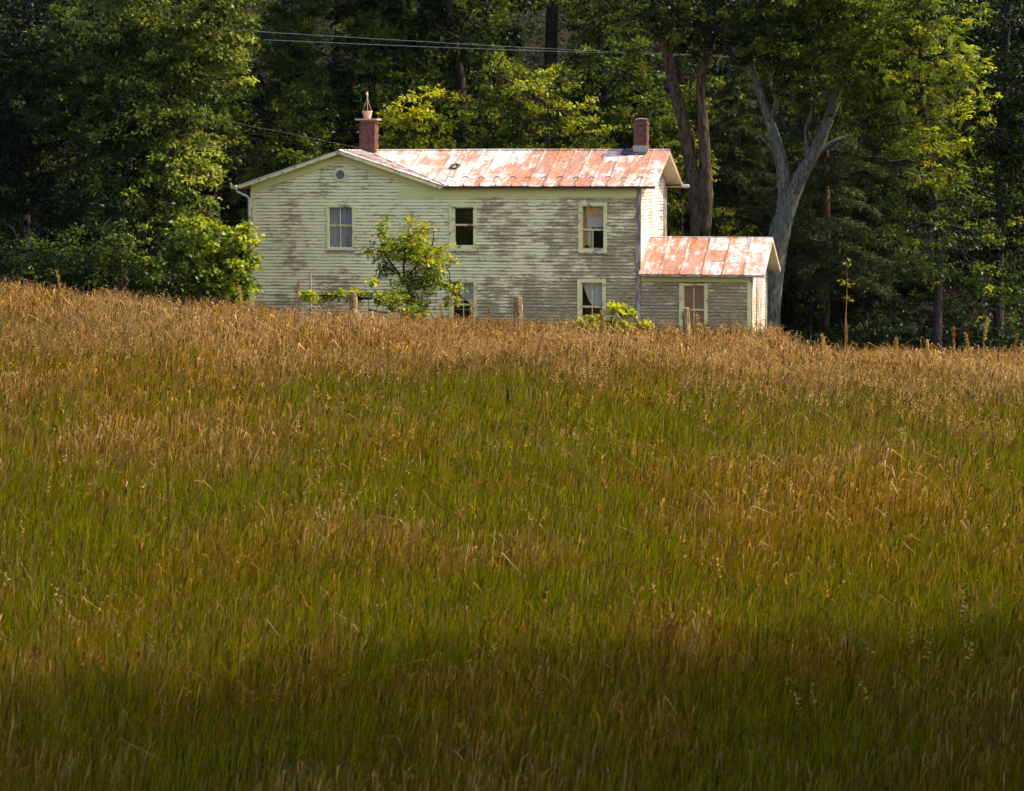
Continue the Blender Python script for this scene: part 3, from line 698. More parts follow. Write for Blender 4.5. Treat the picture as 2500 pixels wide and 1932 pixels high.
# -- left: big broad-leaved tree whose crown fills the upper left
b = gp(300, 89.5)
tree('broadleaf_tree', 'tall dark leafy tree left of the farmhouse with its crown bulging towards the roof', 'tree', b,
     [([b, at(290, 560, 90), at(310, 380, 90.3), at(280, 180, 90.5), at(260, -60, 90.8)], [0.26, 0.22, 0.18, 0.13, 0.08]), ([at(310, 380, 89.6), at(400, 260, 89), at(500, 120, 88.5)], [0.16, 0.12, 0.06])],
     [B_(240, 60, 88.8, 1.9, 0.38), B_(400, 20, 88.4, 1.8, 0.55), B_(515, 60, 88.0, 1.25, 0.7), B_(560, 130, 88.0, 0.75, 0.75), B_(590, 80, 88.2, 0.55, 0.75), B_(590, 190, 88.2, 0.40, 0.72), B_(470, 170, 87.8, 1.05, 0.65), B_(350, 190, 88, 1.3, 0.5),  # paler tones on the sunward blobs: sunlight painted into the crown's right side
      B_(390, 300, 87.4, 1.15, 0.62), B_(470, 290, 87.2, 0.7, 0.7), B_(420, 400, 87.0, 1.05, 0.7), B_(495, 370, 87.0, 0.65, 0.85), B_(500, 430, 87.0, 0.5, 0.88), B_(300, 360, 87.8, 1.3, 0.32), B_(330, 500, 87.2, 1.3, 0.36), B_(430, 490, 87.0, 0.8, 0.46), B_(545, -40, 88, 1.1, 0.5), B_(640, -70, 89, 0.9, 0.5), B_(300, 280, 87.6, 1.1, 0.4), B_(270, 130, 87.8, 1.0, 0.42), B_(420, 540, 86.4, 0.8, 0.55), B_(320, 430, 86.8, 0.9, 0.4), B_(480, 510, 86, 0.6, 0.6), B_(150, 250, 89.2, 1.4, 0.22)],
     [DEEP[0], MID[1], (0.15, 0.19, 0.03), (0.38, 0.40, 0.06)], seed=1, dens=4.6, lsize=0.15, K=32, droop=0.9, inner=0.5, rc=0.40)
b = gp(60, 92)
tree('broadleaf_tree', 'very dark sparse leafy tree at the far left edge, behind the bulging crown', 'tree', b,
     [([b, at(60, 500, 93), at(50, 250, 93), at(90, -80, 93)], [0.22, 0.18, 0.14, 0.1])],
     [B_(70, 60, 91.5, 1.9, 0.25), B_(60, 250, 91.5, 1.7, 0.12), B_(150, 420, 91, 1.6, 0.1), B_(30, 420, 91, 1.6, 0.1), B_(130, 140, 91.5, 1.4, 0.3), B_(-60, 100, 92, 2.0, 0.15), B_(-60, 350, 92, 2.0, 0.1), B_(230, 520, 90.5, 1.3, 0.2), B_(80, 530, 91, 1.2, 0.2), B_(190, 330, 90.5, 1.2, 0.22), B_(60, 330, 90.8, 1.0, 0.2)],
     DEEP, seed=2, dens=3.8, lsize=0.15, K=22)
# -- low shrubs along the left crest, then the bright one by the house corner
for i, (px, py, Y, rr, tn, lab) in enumerate([(70, 610, 84.5, 0.95, 0.25, 'low dark shrub at the far left end of the meadow crest'), (235, 600, 84.2, 1.15, 0.34, 'wide dull green shrub under the big left crown, rising out of the grass'), (385, 610, 83.8, 1.0, 0.38, 'mid green shrub between the wide dull one and the bright bush')]):
    b = gp(px, Y)
    tree('shrub', lab, 'shrub', b, [([b, at(px, py + 20, Y)], [0.05, 0.03])], [B_(px, py, Y, (rr * 1.15, rr, rr * 0.8), tn), B_(px - 40, py + 55, Y - 0.2, rr * 0.75, tn), B_(px + 45, py + 60, Y - 0.2, rr * 0.7, tn)],
         [DEEP[1], MID[1], (0.12, 0.16, 0.02), (0.3, 0.33, 0.04)], seed=20 + i, dens=3.4, lsize=0.13, K=30, group='shrubs along the left crest')
b = gp(520, 85)
tree('shrub', 'bright yellow green broad-leaved bush overlapping the left corner of the farmhouse', 'shrub', b, [([b, at(520, 660, 85), at(540, 600, 85)], [0.07, 0.05, 0.02])],
     [B_(450, 590, 85, 0.75, 0.5), B_(520, 585, 84.8, 0.62, 0.62), B_(575, 590, 84.8, 0.42, 0.72), B_(605, 640, 84.8, 0.36, 0.75), B_(560, 660, 84.7, 0.6, 0.6), B_(480, 670, 84.6, 0.75, 0.45), B_(585, 710, 84.6, 0.42, 0.62), B_(615, 580, 84.8, 0.17, 0.8), B_(600, 552, 84.8, 0.15, 0.8)],
     [DEEP[1], (0.06, 0.10, 0.008), (0.19, 0.25, 0.012), (0.46, 0.46, 0.02)], seed=30, dens=11, lsize=0.15, leaf='leafy', K=16, rc=0.30, aspect=0.8)
# -- sapling in front of the wall
b = gp(1010, 84.5)
J = lambda x, y, Y=84.5: at(x, y, Y)
tree('sapling', 'young yellow-tipped tree standing against the peeling front wall between two upper windows', 'sapling', b,
     [([b, J(1000, 720), J(985, 650), J(1000, 560)], [0.045, 0.04, 0.03, 0.012]), ([J(990, 690), J(940, 620), J(925, 570)], [0.03, 0.02, 0.01]), ([J(990, 680), J(1050, 610), J(1060, 560)], [0.03, 0.02, 0.01]), ([J(1000, 710), J(1080, 690), J(1120, 690)], [0.02, 0.015, 0.008])],
     [B_(938, 560, 84.5, (0.18, 0.18, 0.42), 0.62), B_(997, 545, 84.5, (0.16, 0.18, 0.25), 0.85), B_(1032, 560, 84.5, (0.25, 0.25, 0.28), 0.95), B_(985, 610, 84.5, 0.55, 0.55), B_(1040, 620, 84.5, 0.5, 0.6), B_(1085, 610, 84.5, (0.28, 0.28, 0.22), 0.78), B_(1100, 635, 84.4, (0.22, 0.22, 0.12), 0.7), B_(920, 615, 84.5, 0.3, 0.55),
      B_(940, 660, 84.6, 0.3, 0.4), B_(1000, 690, 84.5, 0.5, 0.40), B_(1060, 690, 84.5, 0.42, 0.55), B_(1105, 700, 84.4, (0.35, 0.3, 0.14), 0.75), B_(1020, 750, 84.4, 0.5, 0.45), B_(960, 600, 84.5, 0.35, 0.55), B_(1010, 590, 84.4, 0.4, 0.6), B_(1050, 655, 84.3, 0.4, 0.6), B_(965, 730, 84.3, 0.35, 0.5), B_(1110, 735, 84.4, (0.3, 0.3, 0.15), 0.6)],
     YEL, bark='barkd', seed=31, dens=20, lsize=0.115, leaf='leafy', K=13, rc=0.20, aspect=0.55, inner=0.2)
# -- vine mass over the fence left of the sapling, and little volunteer plants
b = gp(900, 83)
tree('vine_thicket', 'low tangle of green vines hanging over the wire fence left of the sapling', 'vines', b, [([b, at(900, 730, 83)], [0.02, 0.01])],
     [B_(770, 722, 83, (0.45, 0.3, 0.12), 0.6), B_(860, 718, 83, (0.55, 0.3, 0.14), 0.55), B_(950, 730, 83, (0.4, 0.3, 0.25), 0.5), B_(1000, 760, 83, (0.3, 0.3, 0.22), 0.4), B_(908, 690, 83, (0.12, 0.12, 0.16), 0.75)],
     YEL, seed=32, dens=26, lsize=0.13, leaf='leafy', K=10, rc=0.16, aspect=0.8)
b = gp(1500, 82)
tree('leafy_weed', 'low lime green plant with large round leaves below the lower right window of the farmhouse', 'plant', b, [([b, at(1500, 790, 82), at(1510, 760, 82)], [0.02, 0.02, 0.008])],
     [B_(1445, 790, 82, (0.35, 0.3, 0.22), 0.85), B_(1512, 758, 82, (0.22, 0.2, 0.18), 1.0), B_(1500, 800, 82, (0.5, 0.3, 0.22), 0.9), B_(1575, 792, 82, (0.25, 0.2, 0.1), 0.95), B_(1545, 765, 82, (0.12, 0.1, 0.06), 1.0)],
     [(0.10, 0.14, 0.01), (0.24, 0.27, 0.01), (0.42, 0.42, 0.015)], seed=33, dens=34, lsize=0.15, leaf='leafy', K=9, rc=0.16, aspect=0.95)
# -- shady woods behind: tall trees (own trunks), reused by copying
def proto(seed, H, R0, trunk_r, cols, low, dens=1.5, lsize=0.17, bark='barkd', tone=0.4, K=30):
    r = random.Random(seed); lx = [0, 0]
    pts = []; rad = []
    for i in range(6):
        f = i / 5; lx[0] += r.uniform(-0.035, 0.035) * H; lx[1] += r.uniform(-0.03, 0.03) * H; pts.append((lx[0] * min(1, f * 3), lx[1] * min(1, f * 3), H * 0.85 * f)); rad.append(trunk_r * (1 - 0.75 * f))
    bl = []; nb = max(7, int(H * 1.0))
    for i in range(nb):
        f = low + (1 - low) * (i + r.random()) / nb; z = H * f; env = R0 * math.sin(min(1, max(0.25, (f - low) / (1 - low) * 0.85 + 0.2)) * math.pi) ** 0.6; a = r.random() * 6.28
        br = r.uniform(0.30, 0.5) * R0; d = max(0, env - br * 0.6) * r.uniform(0.5, 1)
        bl.append(((math.cos(a) * d, math.sin(a) * d, z), (br, br, br * 0.7), min(1, max(0, tone + r.uniform(-0.35, 0.3)))))
    return pts, rad, bl
def protot(name, label, cat, seed, H, R0, tr, cols, low, pos, group, rz=0, **k):
    pts, rad, bl = proto(seed, H, R0, tr, cols, low, tone=k.pop('tone', 0.4)); b = Vector(pos)
    e = tree(name, label, cat, pos, [([Vector(p) + b for p in pts], rad)], [(tuple(Vector(c) + b), rr, t) for c, rr, t in bl], cols, seed=seed, group=group, **k)
    return e
GW = 'trees of the wood behind the farmhouse'; GU = 'understorey trees on the wooded slope'
def gxy(x, y, dz=-0.15): return (x, y, G(x, y) + dz)
P = []
P.append(protot('understorey_tree', '', 'tree', 101, 7.0, 2.8, 0.10, MID, 0.10, gxy(2.0, 103.5), GU, dens=2.6, lsize=0.17, tone=0.62))
P.append(protot('understorey_tree', '', 'tree', 102, 5.0, 2.4, 0.08, MID, 0.06, gxy(-3, 101), GU, dens=3.0, lsize=0.16, tone=0.65))
P.append(protot('understorey_tree', '', 'tree', 103, 9.0, 3.0, 0.14, DEEP, 0.15, gxy(4, 105), GU, dens=2.4, lsize=0.18, tone=0.6))
P.append(protot('understorey_tree', '', 'tree', 104, 6.0, 2.2, 0.09, YEL, 0.12, gxy(-4.2, 104), GU, dens=2.2, lsize=0.18, tone=0.55, leaf='leafy'))
T = []
T.append(protot('forest_tree', '', 'tree', 111, 19, 4.6, 0.30, DEEP, 0.42, gxy(-2.8, 106.5), GW, dens=1.3, lsize=0.24, tone=0.45, rc=0.55))
T.append(protot('forest_tree', '', 'tree', 112, 22, 5.0, 0.34, MID, 0.50, gxy(-5.6, 109), GW, dens=1.3, lsize=0.24, tone=0.35, rc=0.55))
rr = random.Random(77)
def px_of(x, y): return 1250 + F * x / y * 1.0
cells = {}
def wlab(kind, x, y, s):
    """label by what the plant stands behind, made unique"""
    px = px_of(x, y)
    side = ('behind the big left crown' if px < 520 else 'behind the left gable slope' if px < 800 else 'behind the left chimney' if px < 960 else 'behind the middle of the long roof' if px < 1300 else 'behind the right chimney' if px < 1600 else
            'behind the twin brown trunks' if px < 1800 else 'behind the forked grey tree' if px < 2080 else 'behind the yellow green tree' if px < 2380 else 'at the right edge of the wood')
    key = (kind, side); cells.setdefault(key, []).append(None); n = len(cells[key])
    return kind, side, n
placed = []
def place(src, x, y, s, kind):
    o = copy_tree(src, gxy(x, y), rr.uniform(0, 6.28), s); placed.append((o, kind, x, y)); return o
for o, kd, x, y in ((P[0], 'mid green understorey tree', 2.0, 103.5), (P[1], 'small mid green understorey tree', -3, 101), (P[2], 'dark understorey tree', 4, 105), (P[3], 'yellow green understorey tree', -4.2, 104), (T[0], 'tall dark forest tree', -2.8, 106.5), (T[1], 'tall slender-trunked forest tree', -5.6, 109)): placed.append((o, kd, x, y))
kinds = ['mid green understorey tree', 'small mid green understorey tree', 'dark understorey tree', 'yellow green understorey tree']
for row, (y, x0, x1, st, w) in enumerate([(102, -17, 7.5, 3.4, [1, 0, 2]), (107, -20, 21, 3.6, [0, 2, 0, 3]), (113, -22, 23, 4.2, [2, 0, 2, 1]), (120, -24, 25, 4.6, [0, 2, 3]), (129, -26, 27, 5.2, [2, 2, 0])]):
    x = x0; i = 0
    while x < x1:
        k = w[i % len(w)]; xx = x + rr.uniform(-0.9, 0.9); yy = y + rr.uniform(-1.5, 1.5)
        if xx < -4.6 and y < 112: k = 2  # dark-leaved trees stand in for shade behind the left gable
        if not any(abs(xx - a) < 1.6 and abs(yy - b_) < 1.6 for _, _, a, b_ in placed): place(P[k], xx, yy, rr.uniform(0.8, 1.15), kinds[k])
        x += st; i += 1
for (x, y, k) in [(-11, 110, 1), (-17.5, 117, 1), (-8, 118, 0), (1.5, 121, 1), (7, 123, 0), (-3, 124, 1), (13, 121, 1), (18, 116, 0), (-13, 126, 0), (19, 124, 1), (20.5, 108, 0), (-20, 108, 0)]:
    place(T[k], x, y, rr.uniform(0.9, 1.1), ['tall dark forest tree', 'tall slender-trunked forest tree'][k])
def label_woods():
    side_of = lambda px: ('behind the big left crown' if px < 520 else 'behind the left gable slope' if px < 800 else 'behind the left chimney' if px < 960 else 'behind the middle of the long roof' if px < 1300 else 'behind the right chimney' if px < 1600 else
        'behind the twin brown trunks' if px < 1800 else 'behind the forked grey tree' if px < 2080 else 'behind the yellow green tree' if px < 2380 else 'at the right edge of the wood')
    from collections import defaultdict
    g = defaultdict(list)
    for o, k, x, y in placed: g[(k, side_of(px_of(x, y)))].append((y, x, o))
    words = ['nearest', 'second nearest', 'third nearest', 'fourth nearest', 'fifth nearest', 'sixth nearest']
    for (k, s), l in g.items():
        l.sort(key=lambda a: a[0])
        for i, (y, x, o) in enumerate(l): o['label'] = (f'{k} {s}' if len(l) == 1 else f'{words[min(i, 5)]} {k} {s}')
label_woods()
b = gp(1010, 101)
tree('understorey_tree', 'sunlit yellow green young tree glowing just right of the left chimney', 'tree', b, [([b, at(1010, 340, 101), at(1030, 250, 101)], [0.08, 0.06, 0.02])],
     [B_(1000, 262, 101, 0.75, 0.85), B_(1050, 235, 101, 0.5, 0.9), B_(960, 300, 101, 0.6, 0.6), B_(1080, 320, 101, 0.8, 0.6), B_(930, 340, 101, 0.6, 0.5), B_(1120, 250, 101.5, 0.6, 0.55), B_(1010, 330, 100.6, 0.6, 0.45)],
     [DEEP[1], MID[2], YEL[2], YEL[3]], seed=90, dens=3.2, lsize=0.17, leaf='leafy', K=20, rc=0.32, group=None)
b = gp(1340, 101)
tree('understorey_tree', 'sunlit bushy green tree over the middle of the roof ridge, between the chimneys', 'tree', b, [([b, at(1340, 340, 101), at(1330, 250, 101)], [0.09, 0.06, 0.02])],
     [B_(1300, 240, 101, 0.9, 0.7), B_(1210, 180, 101.5, 0.9, 0.65), B_(1390, 270, 101, 0.85, 0.75), B_(1450, 320, 101, 0.7, 0.7), B_(1270, 310, 101, 0.8, 0.55), B_(1360, 190, 101.4, 0.7, 0.6), B_(1180, 290, 101, 0.7, 0.6)],
     [DEEP[1], MID[1], MID[2], MID[3]], seed=91, dens=3.0, lsize=0.16, K=24, rc=0.34)
def undergrowth():
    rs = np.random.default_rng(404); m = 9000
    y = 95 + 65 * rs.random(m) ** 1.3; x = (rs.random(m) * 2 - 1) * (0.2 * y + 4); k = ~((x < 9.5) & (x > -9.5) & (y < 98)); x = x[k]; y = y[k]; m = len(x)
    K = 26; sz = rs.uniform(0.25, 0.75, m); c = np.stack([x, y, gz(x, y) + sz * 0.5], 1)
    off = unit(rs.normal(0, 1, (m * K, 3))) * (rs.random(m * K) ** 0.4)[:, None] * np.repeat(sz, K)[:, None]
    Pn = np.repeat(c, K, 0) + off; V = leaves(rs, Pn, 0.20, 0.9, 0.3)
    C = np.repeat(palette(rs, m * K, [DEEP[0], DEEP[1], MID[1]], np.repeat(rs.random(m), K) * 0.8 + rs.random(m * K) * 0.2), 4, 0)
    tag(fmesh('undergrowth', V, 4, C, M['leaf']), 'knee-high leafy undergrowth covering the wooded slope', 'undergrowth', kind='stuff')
undergrowth()
# -- twin brown trunks behind the gap between roof and wing
Y = 98.5; b = gp(1712, Y)
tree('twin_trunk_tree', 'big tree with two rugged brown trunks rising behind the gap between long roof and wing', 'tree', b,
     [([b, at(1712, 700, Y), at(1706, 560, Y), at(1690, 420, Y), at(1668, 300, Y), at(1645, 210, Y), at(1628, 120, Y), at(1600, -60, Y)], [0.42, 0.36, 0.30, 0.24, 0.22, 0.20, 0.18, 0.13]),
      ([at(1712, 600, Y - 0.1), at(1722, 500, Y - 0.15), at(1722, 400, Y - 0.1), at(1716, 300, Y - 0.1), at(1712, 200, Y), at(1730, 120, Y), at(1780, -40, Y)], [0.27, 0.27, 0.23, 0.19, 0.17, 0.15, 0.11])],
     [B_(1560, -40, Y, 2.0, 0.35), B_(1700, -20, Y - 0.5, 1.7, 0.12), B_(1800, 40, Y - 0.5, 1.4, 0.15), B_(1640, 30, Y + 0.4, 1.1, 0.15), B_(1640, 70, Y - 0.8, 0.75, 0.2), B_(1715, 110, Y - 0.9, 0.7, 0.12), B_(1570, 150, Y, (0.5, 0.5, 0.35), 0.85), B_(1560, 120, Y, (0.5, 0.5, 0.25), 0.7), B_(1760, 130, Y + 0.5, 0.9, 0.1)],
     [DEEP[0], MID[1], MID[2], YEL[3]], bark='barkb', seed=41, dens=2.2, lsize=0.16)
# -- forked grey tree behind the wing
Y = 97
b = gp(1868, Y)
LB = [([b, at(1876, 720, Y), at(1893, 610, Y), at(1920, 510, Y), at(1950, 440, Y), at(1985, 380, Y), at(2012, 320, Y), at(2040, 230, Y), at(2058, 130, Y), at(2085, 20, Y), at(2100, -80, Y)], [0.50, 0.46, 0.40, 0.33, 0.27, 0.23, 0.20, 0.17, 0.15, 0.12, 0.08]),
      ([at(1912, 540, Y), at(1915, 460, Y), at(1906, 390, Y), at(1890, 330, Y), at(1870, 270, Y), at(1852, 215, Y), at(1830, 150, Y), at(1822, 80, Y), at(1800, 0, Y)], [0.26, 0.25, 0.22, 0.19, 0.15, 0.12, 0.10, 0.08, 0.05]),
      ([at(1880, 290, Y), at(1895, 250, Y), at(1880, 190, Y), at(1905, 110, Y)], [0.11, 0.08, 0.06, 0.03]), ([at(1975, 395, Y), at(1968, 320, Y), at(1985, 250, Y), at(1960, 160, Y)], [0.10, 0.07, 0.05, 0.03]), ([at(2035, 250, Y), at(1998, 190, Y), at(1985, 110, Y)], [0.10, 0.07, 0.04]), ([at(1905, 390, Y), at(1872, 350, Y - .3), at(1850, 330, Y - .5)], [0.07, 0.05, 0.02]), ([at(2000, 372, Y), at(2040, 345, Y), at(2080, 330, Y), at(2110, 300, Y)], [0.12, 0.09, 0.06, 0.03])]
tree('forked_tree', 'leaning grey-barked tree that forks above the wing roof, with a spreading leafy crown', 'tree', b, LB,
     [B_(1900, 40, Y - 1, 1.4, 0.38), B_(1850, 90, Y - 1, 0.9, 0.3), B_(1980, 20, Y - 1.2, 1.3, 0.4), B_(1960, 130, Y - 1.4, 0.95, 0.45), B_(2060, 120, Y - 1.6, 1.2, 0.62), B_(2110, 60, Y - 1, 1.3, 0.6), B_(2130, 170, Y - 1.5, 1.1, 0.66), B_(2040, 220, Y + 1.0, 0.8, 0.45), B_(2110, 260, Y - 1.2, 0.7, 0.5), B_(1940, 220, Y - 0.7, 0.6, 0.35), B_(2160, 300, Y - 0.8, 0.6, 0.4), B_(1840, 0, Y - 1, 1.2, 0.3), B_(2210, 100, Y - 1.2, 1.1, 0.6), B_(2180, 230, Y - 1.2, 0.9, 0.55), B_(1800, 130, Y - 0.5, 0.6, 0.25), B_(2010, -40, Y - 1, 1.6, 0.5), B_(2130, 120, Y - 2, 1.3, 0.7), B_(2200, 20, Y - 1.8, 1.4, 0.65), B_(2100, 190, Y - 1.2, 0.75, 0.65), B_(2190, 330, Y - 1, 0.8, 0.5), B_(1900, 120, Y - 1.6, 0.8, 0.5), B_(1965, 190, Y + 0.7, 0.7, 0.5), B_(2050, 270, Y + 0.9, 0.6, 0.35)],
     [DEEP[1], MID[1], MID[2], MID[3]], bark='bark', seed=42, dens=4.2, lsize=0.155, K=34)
# -- pinnate-leaved yellow green tree on the right
def fronds(rs, P, size, col, outv):
    n = len(P); VV = []; CC = []
    d = unit(outv * np.array([1, 1, 0.5]) + rs.normal(0, 0.5, (n, 3)) + np.array([0, 0, 0.15])); s = unit(np.cross(d, np.array([0, 0, 1.0]) + rs.normal(0, 0.25, (n, 3)))); up = np.cross(s, d)
    L = (size * rs.uniform(0.7, 1.25, n))[:, None]
    for j in range(8):
        f = 0.14 + 0.86 * j / 7; base = P + d * L * f - np.array([0, 0, 1.0]) * L * 0.38 * f * f
        for sg in (-1, 1):
            ll = L * 0.36 * (1 - 0.45 * abs(f - 0.45)); dd = unit(d * 0.45 + s * sg - np.array([0, 0, 0.45])); w = np.cross(dd, up) * ll * 0.18
            VV.append(np.stack([base, base + dd * ll * 0.4 + w, base + dd * ll, base + dd * ll * 0.4 - w], 1)); CC.append(np.repeat(col[:, None, :], 4, 1))
    return np.concatenate(VV).reshape(-1, 3), np.concatenate(CC).reshape(-1, 3)
def sprays(e, base, blobs, cols, seed, dens, size):
    rs = np.random.default_rng(seed); B = Vector(base); VV = []; CC = []
    for c, rr_, tn in blobs:
        c = Vector(c) - B; R3 = np.array([rr_, rr_, rr_ * 0.9]); m = int(4 * math.pi * rr_ ** 2 * dens); dr = unit(rs.normal(0, 1, (m, 3))); cc = np.array(c) + dr * R3 * (0.7 + 0.35 * rs.random((m, 1)))
        K = 5; P = np.repeat(cc, K, 0) + rs.normal(0, 0.06, (m * K, 3)); o = np.repeat(dr, K, 0) + rs.normal(0, 0.5, (m * K, 3))
        k = np.clip(tn + np.repeat(rs.normal(0, 0.13, m), K) + rs.normal(0, 0.08, m * K), 0, 1)
        v, cl = fronds(rs, P, size, palette(rs, m * K, cols, k), o); VV.append(v); CC.append(cl)
    fmesh('leaf_spray', np.concatenate(VV), 4, np.concatenate(CC), M['leafy'], e)
Y = 94; b = gp(2290, Y)
YG = [DEEP[1], (0.045, 0.080, 0.006), (0.17, 0.215, 0.010), (0.46, 0.46, 0.012)]
bb = [(2260, 40, 0, 1.2, .55), (2180, 90, -.3, 1.0, .55), (2310, 130, -.2, 1.0, .68), (2370, 170, 0, .7, .72), (2230, 220, -.4, 1.0, .6), (2310, 260, -.2, .75, .75), (2260, 340, -.3, .8, .78), (2335, 340, 0, .5, .75), (2190, 340, -.2, .7, .5), (2250, 430, -.2, .75, .7), (2320, 430, 0, .55, .6), (2160, 460, 0, .8, .32),
      (2205, 545, 0, .8, .42), (2290, 550, 0, .85, .35), (2365, 480, .2, .8, .25), (2140, -20, 0, 1.2, .5), (2350, 20, 0, .9, .55), (2300, 660, 0, .85, .28), (2195, 660, 0, .7, .28), (2120, 240, .5, .9, .45), (2080, 300, 1, .7, .4), (2100, 380, 1, .6, .35), (2250, 620, -.4, .7, .35), (2130, 570, 0, .6, .3), (2400, 570, .5, .8, .3), (2410, 680, .5, .7, .35), (2060, 170, .8, .8, .5), (2400, 240, .3, .45, .7), (2395, 300, .3, .3, .6), (2150, 180, -.4, .8, .6)]
bl = [B_(px, py, Y + dy, r_ * 0.95, t_) for px, py, dy, r_, t_ in bb]
ft = tree('broadleaf_tree', 'sunlit yellow green tree with feathery leaf sprays, right of the forked grey tree', 'tree', b,
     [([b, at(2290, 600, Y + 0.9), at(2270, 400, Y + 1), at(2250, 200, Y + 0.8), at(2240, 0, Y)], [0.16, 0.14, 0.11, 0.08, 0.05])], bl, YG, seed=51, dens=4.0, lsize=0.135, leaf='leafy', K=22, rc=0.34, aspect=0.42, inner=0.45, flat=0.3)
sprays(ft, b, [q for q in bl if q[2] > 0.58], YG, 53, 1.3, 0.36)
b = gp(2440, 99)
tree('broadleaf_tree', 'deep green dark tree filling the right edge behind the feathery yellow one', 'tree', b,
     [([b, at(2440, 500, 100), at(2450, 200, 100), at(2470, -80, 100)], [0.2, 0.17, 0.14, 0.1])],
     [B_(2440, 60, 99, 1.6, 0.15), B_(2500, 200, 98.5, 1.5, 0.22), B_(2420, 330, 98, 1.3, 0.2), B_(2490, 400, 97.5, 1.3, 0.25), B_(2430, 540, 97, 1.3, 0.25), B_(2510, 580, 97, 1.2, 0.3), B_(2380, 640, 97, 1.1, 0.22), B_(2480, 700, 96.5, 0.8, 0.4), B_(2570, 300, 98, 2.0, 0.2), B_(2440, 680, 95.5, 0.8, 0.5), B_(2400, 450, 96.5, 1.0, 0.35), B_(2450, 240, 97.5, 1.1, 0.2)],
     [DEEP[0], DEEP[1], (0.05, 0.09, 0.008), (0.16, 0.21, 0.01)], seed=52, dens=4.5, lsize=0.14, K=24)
# -- conifer with drooping boughs between them
def conifer(name, label, base, H, R0, seed, zlo=1.2, group=None):
    rs = np.random.default_rng(seed); r = random.Random(seed); e = empty(name, base, 0, label=label, cat='tree', group=group)
    mb = MB(); mb.tube([(0, 0, 0), (0.05, 0, H * 0.4), (0, 0.05, H * 0.75), (0, 0, H)], [0.26, 0.2, 0.12, 0.03], 10, 0.05)
    PP = []; OO = []
    z = zlo
    while z < H - 0.4:
        L0 = R0 * (1 - (z / H) ** 1.4) + 0.3
        for _ in range(r.randint(4, 6)):
            if r.random() < 0.12: continue
            a = r.random() * 6.28; L = L0 * r.uniform(0.6, 1.1); d = Vector((math.cos(a), math.sin(a), 0)); sd = Vector((-d.y, d.x, 0))
            pts = [Vector((0, 0, z)) + d * L * f + Vector((0, 0, 0.18 * L * f - 0.42 * L * f * f)) for f in (0, 0.25, 0.5, 0.75, 1)]
            mb.tube(pts, [0.035, 0.028, 0.02, 0.013, 0.006], 5)
            m = int(L * 16)
            for q in range(m):
                f = 0.22 + 0.78 * (q + r.random()) / m; p = Vector((0, 0, z)) + d * L * f + Vector((0, 0, 0.18 * L * f - 0.42 * L * f * f)); s = (r.random() * 2 - 1)
                wdt = 0.55 * L * (1 - f) + 0.18
                for t in range(6):
                    g = (t + r.random()) / 6; pp = p + sd * s * wdt * g + d * abs(s) * wdt * g * 0.5 - Vector((0, 0, 0.22 * g * g * wdt + r.random() * 0.05)); PP.append(pp); OO.append(d + sd * s * 0.8 - Vector((0, 0, 0.5)))
        z += r.uniform(0.28, 0.45)
    mb.build('trunk', M['barkb'], e, smooth=True)
    P = np.repeat(np.array(PP), 3, 0) + rs.normal(0, 0.03, (len(PP) * 3, 3)); O = np.repeat(np.array(OO), 3, 0) * 1.5
    V = leaves(rs, P, 0.17, 0.5, 0.2, O, 0.28); n = len(P)
    C = np.repeat(palette(rs, n, [(0.03, 0.045, 0.016), (0.07, 0.085, 0.03), (0.13, 0.14, 0.055)], rs.random(n)), 4, 0)
    fmesh('crown', V, 4, C, M['needle'], e); return e
b = gp(2010, 101)
c1 = conifer('conifer', 'dull green conifer with sagging boughs seen through the fork of the grey tree', b, 11.5, 3.2, 61, 2.4, 'conifers right of the farmhouse')
copy_tree(c1, gp(1800, 104), 2.1, 0.85, 'smaller dull green conifer between the twin trunks and the grey tree'); copy_tree(c1, gp(2160, 105), 4.0, 1.0, 'shaded conifer behind the feathery yellow green tree')
# small things under the trees on the right
Y = 96; b = gp(1735, Y)
tree('young_tree', 'little fern-like young tree glowing yellow green just above the wing roof', 'tree', b, [([b, at(1768, 600, Y), at(1772, 530, Y)], [0.03, 0.02, 0.01])], [B_(1770, 515, Y, (0.38, 0.35, 0.12), 0.75), B_(1768, 560, Y, (0.18, 0.2, 0.12), 0.7), B_(1645, 572, Y, (0.25, 0.2, 0.08), 0.7)], YEL, seed=71, dens=20, lsize=0.12, leaf='leafy', K=12, rc=0.16)
Y = 90; b = gp(2066, Y)
tree('slender_weed', 'thin lone reddish-stemmed weed standing in the shade right of the wing', 'plant', b, [([b, at(2064, 800, Y), at(2068, 700, Y), at(2066, 640, Y)], [0.022, 0.018, 0.012, 0.006])], [B_(2068, 690, Y, (0.16, 0.12, 0.14), 0.8), B_(2066, 640, Y, (0.1, 0.1, 0.1), 0.6), B_(2072, 730, Y, (0.1, 0.1, 0.08), 0.55)], YEL, bark='post', seed=72, dens=16, lsize=0.10, leaf='leafy', K=5, rc=0.1)
for i, (px, py, Y, rr_, tn, lab) in enumerate([(1980, 740, 97, 0.5, 0.35, 'small pale green bush in deep shade right of the wing'), (2120, 770, 95, 0.55, 0.3, 'low shaded bush between the slender weed and the right wood'), (2440, 790, 86, 0.42, 0.5, 'weedy green bush on the crest near the right edge'), (2260, 760, 97, 0.8, 0.1, 'dark low bush beneath the feathery tree')]):
    b = gp(px, Y); tree('shrub', lab, 'shrub', b, [([b, at(px, py, Y)], [0.03, 0.015])], [B_(px, py, Y, (rr_ * 1.2, rr_, rr_ * 0.8), tn), B_(px + 30, py + 20, Y, rr_ * 0.6, tn)], MID, seed=80 + i, dens=4, lsize=0.11, K=16, rc=0.3, group='shrubs under the right wood')
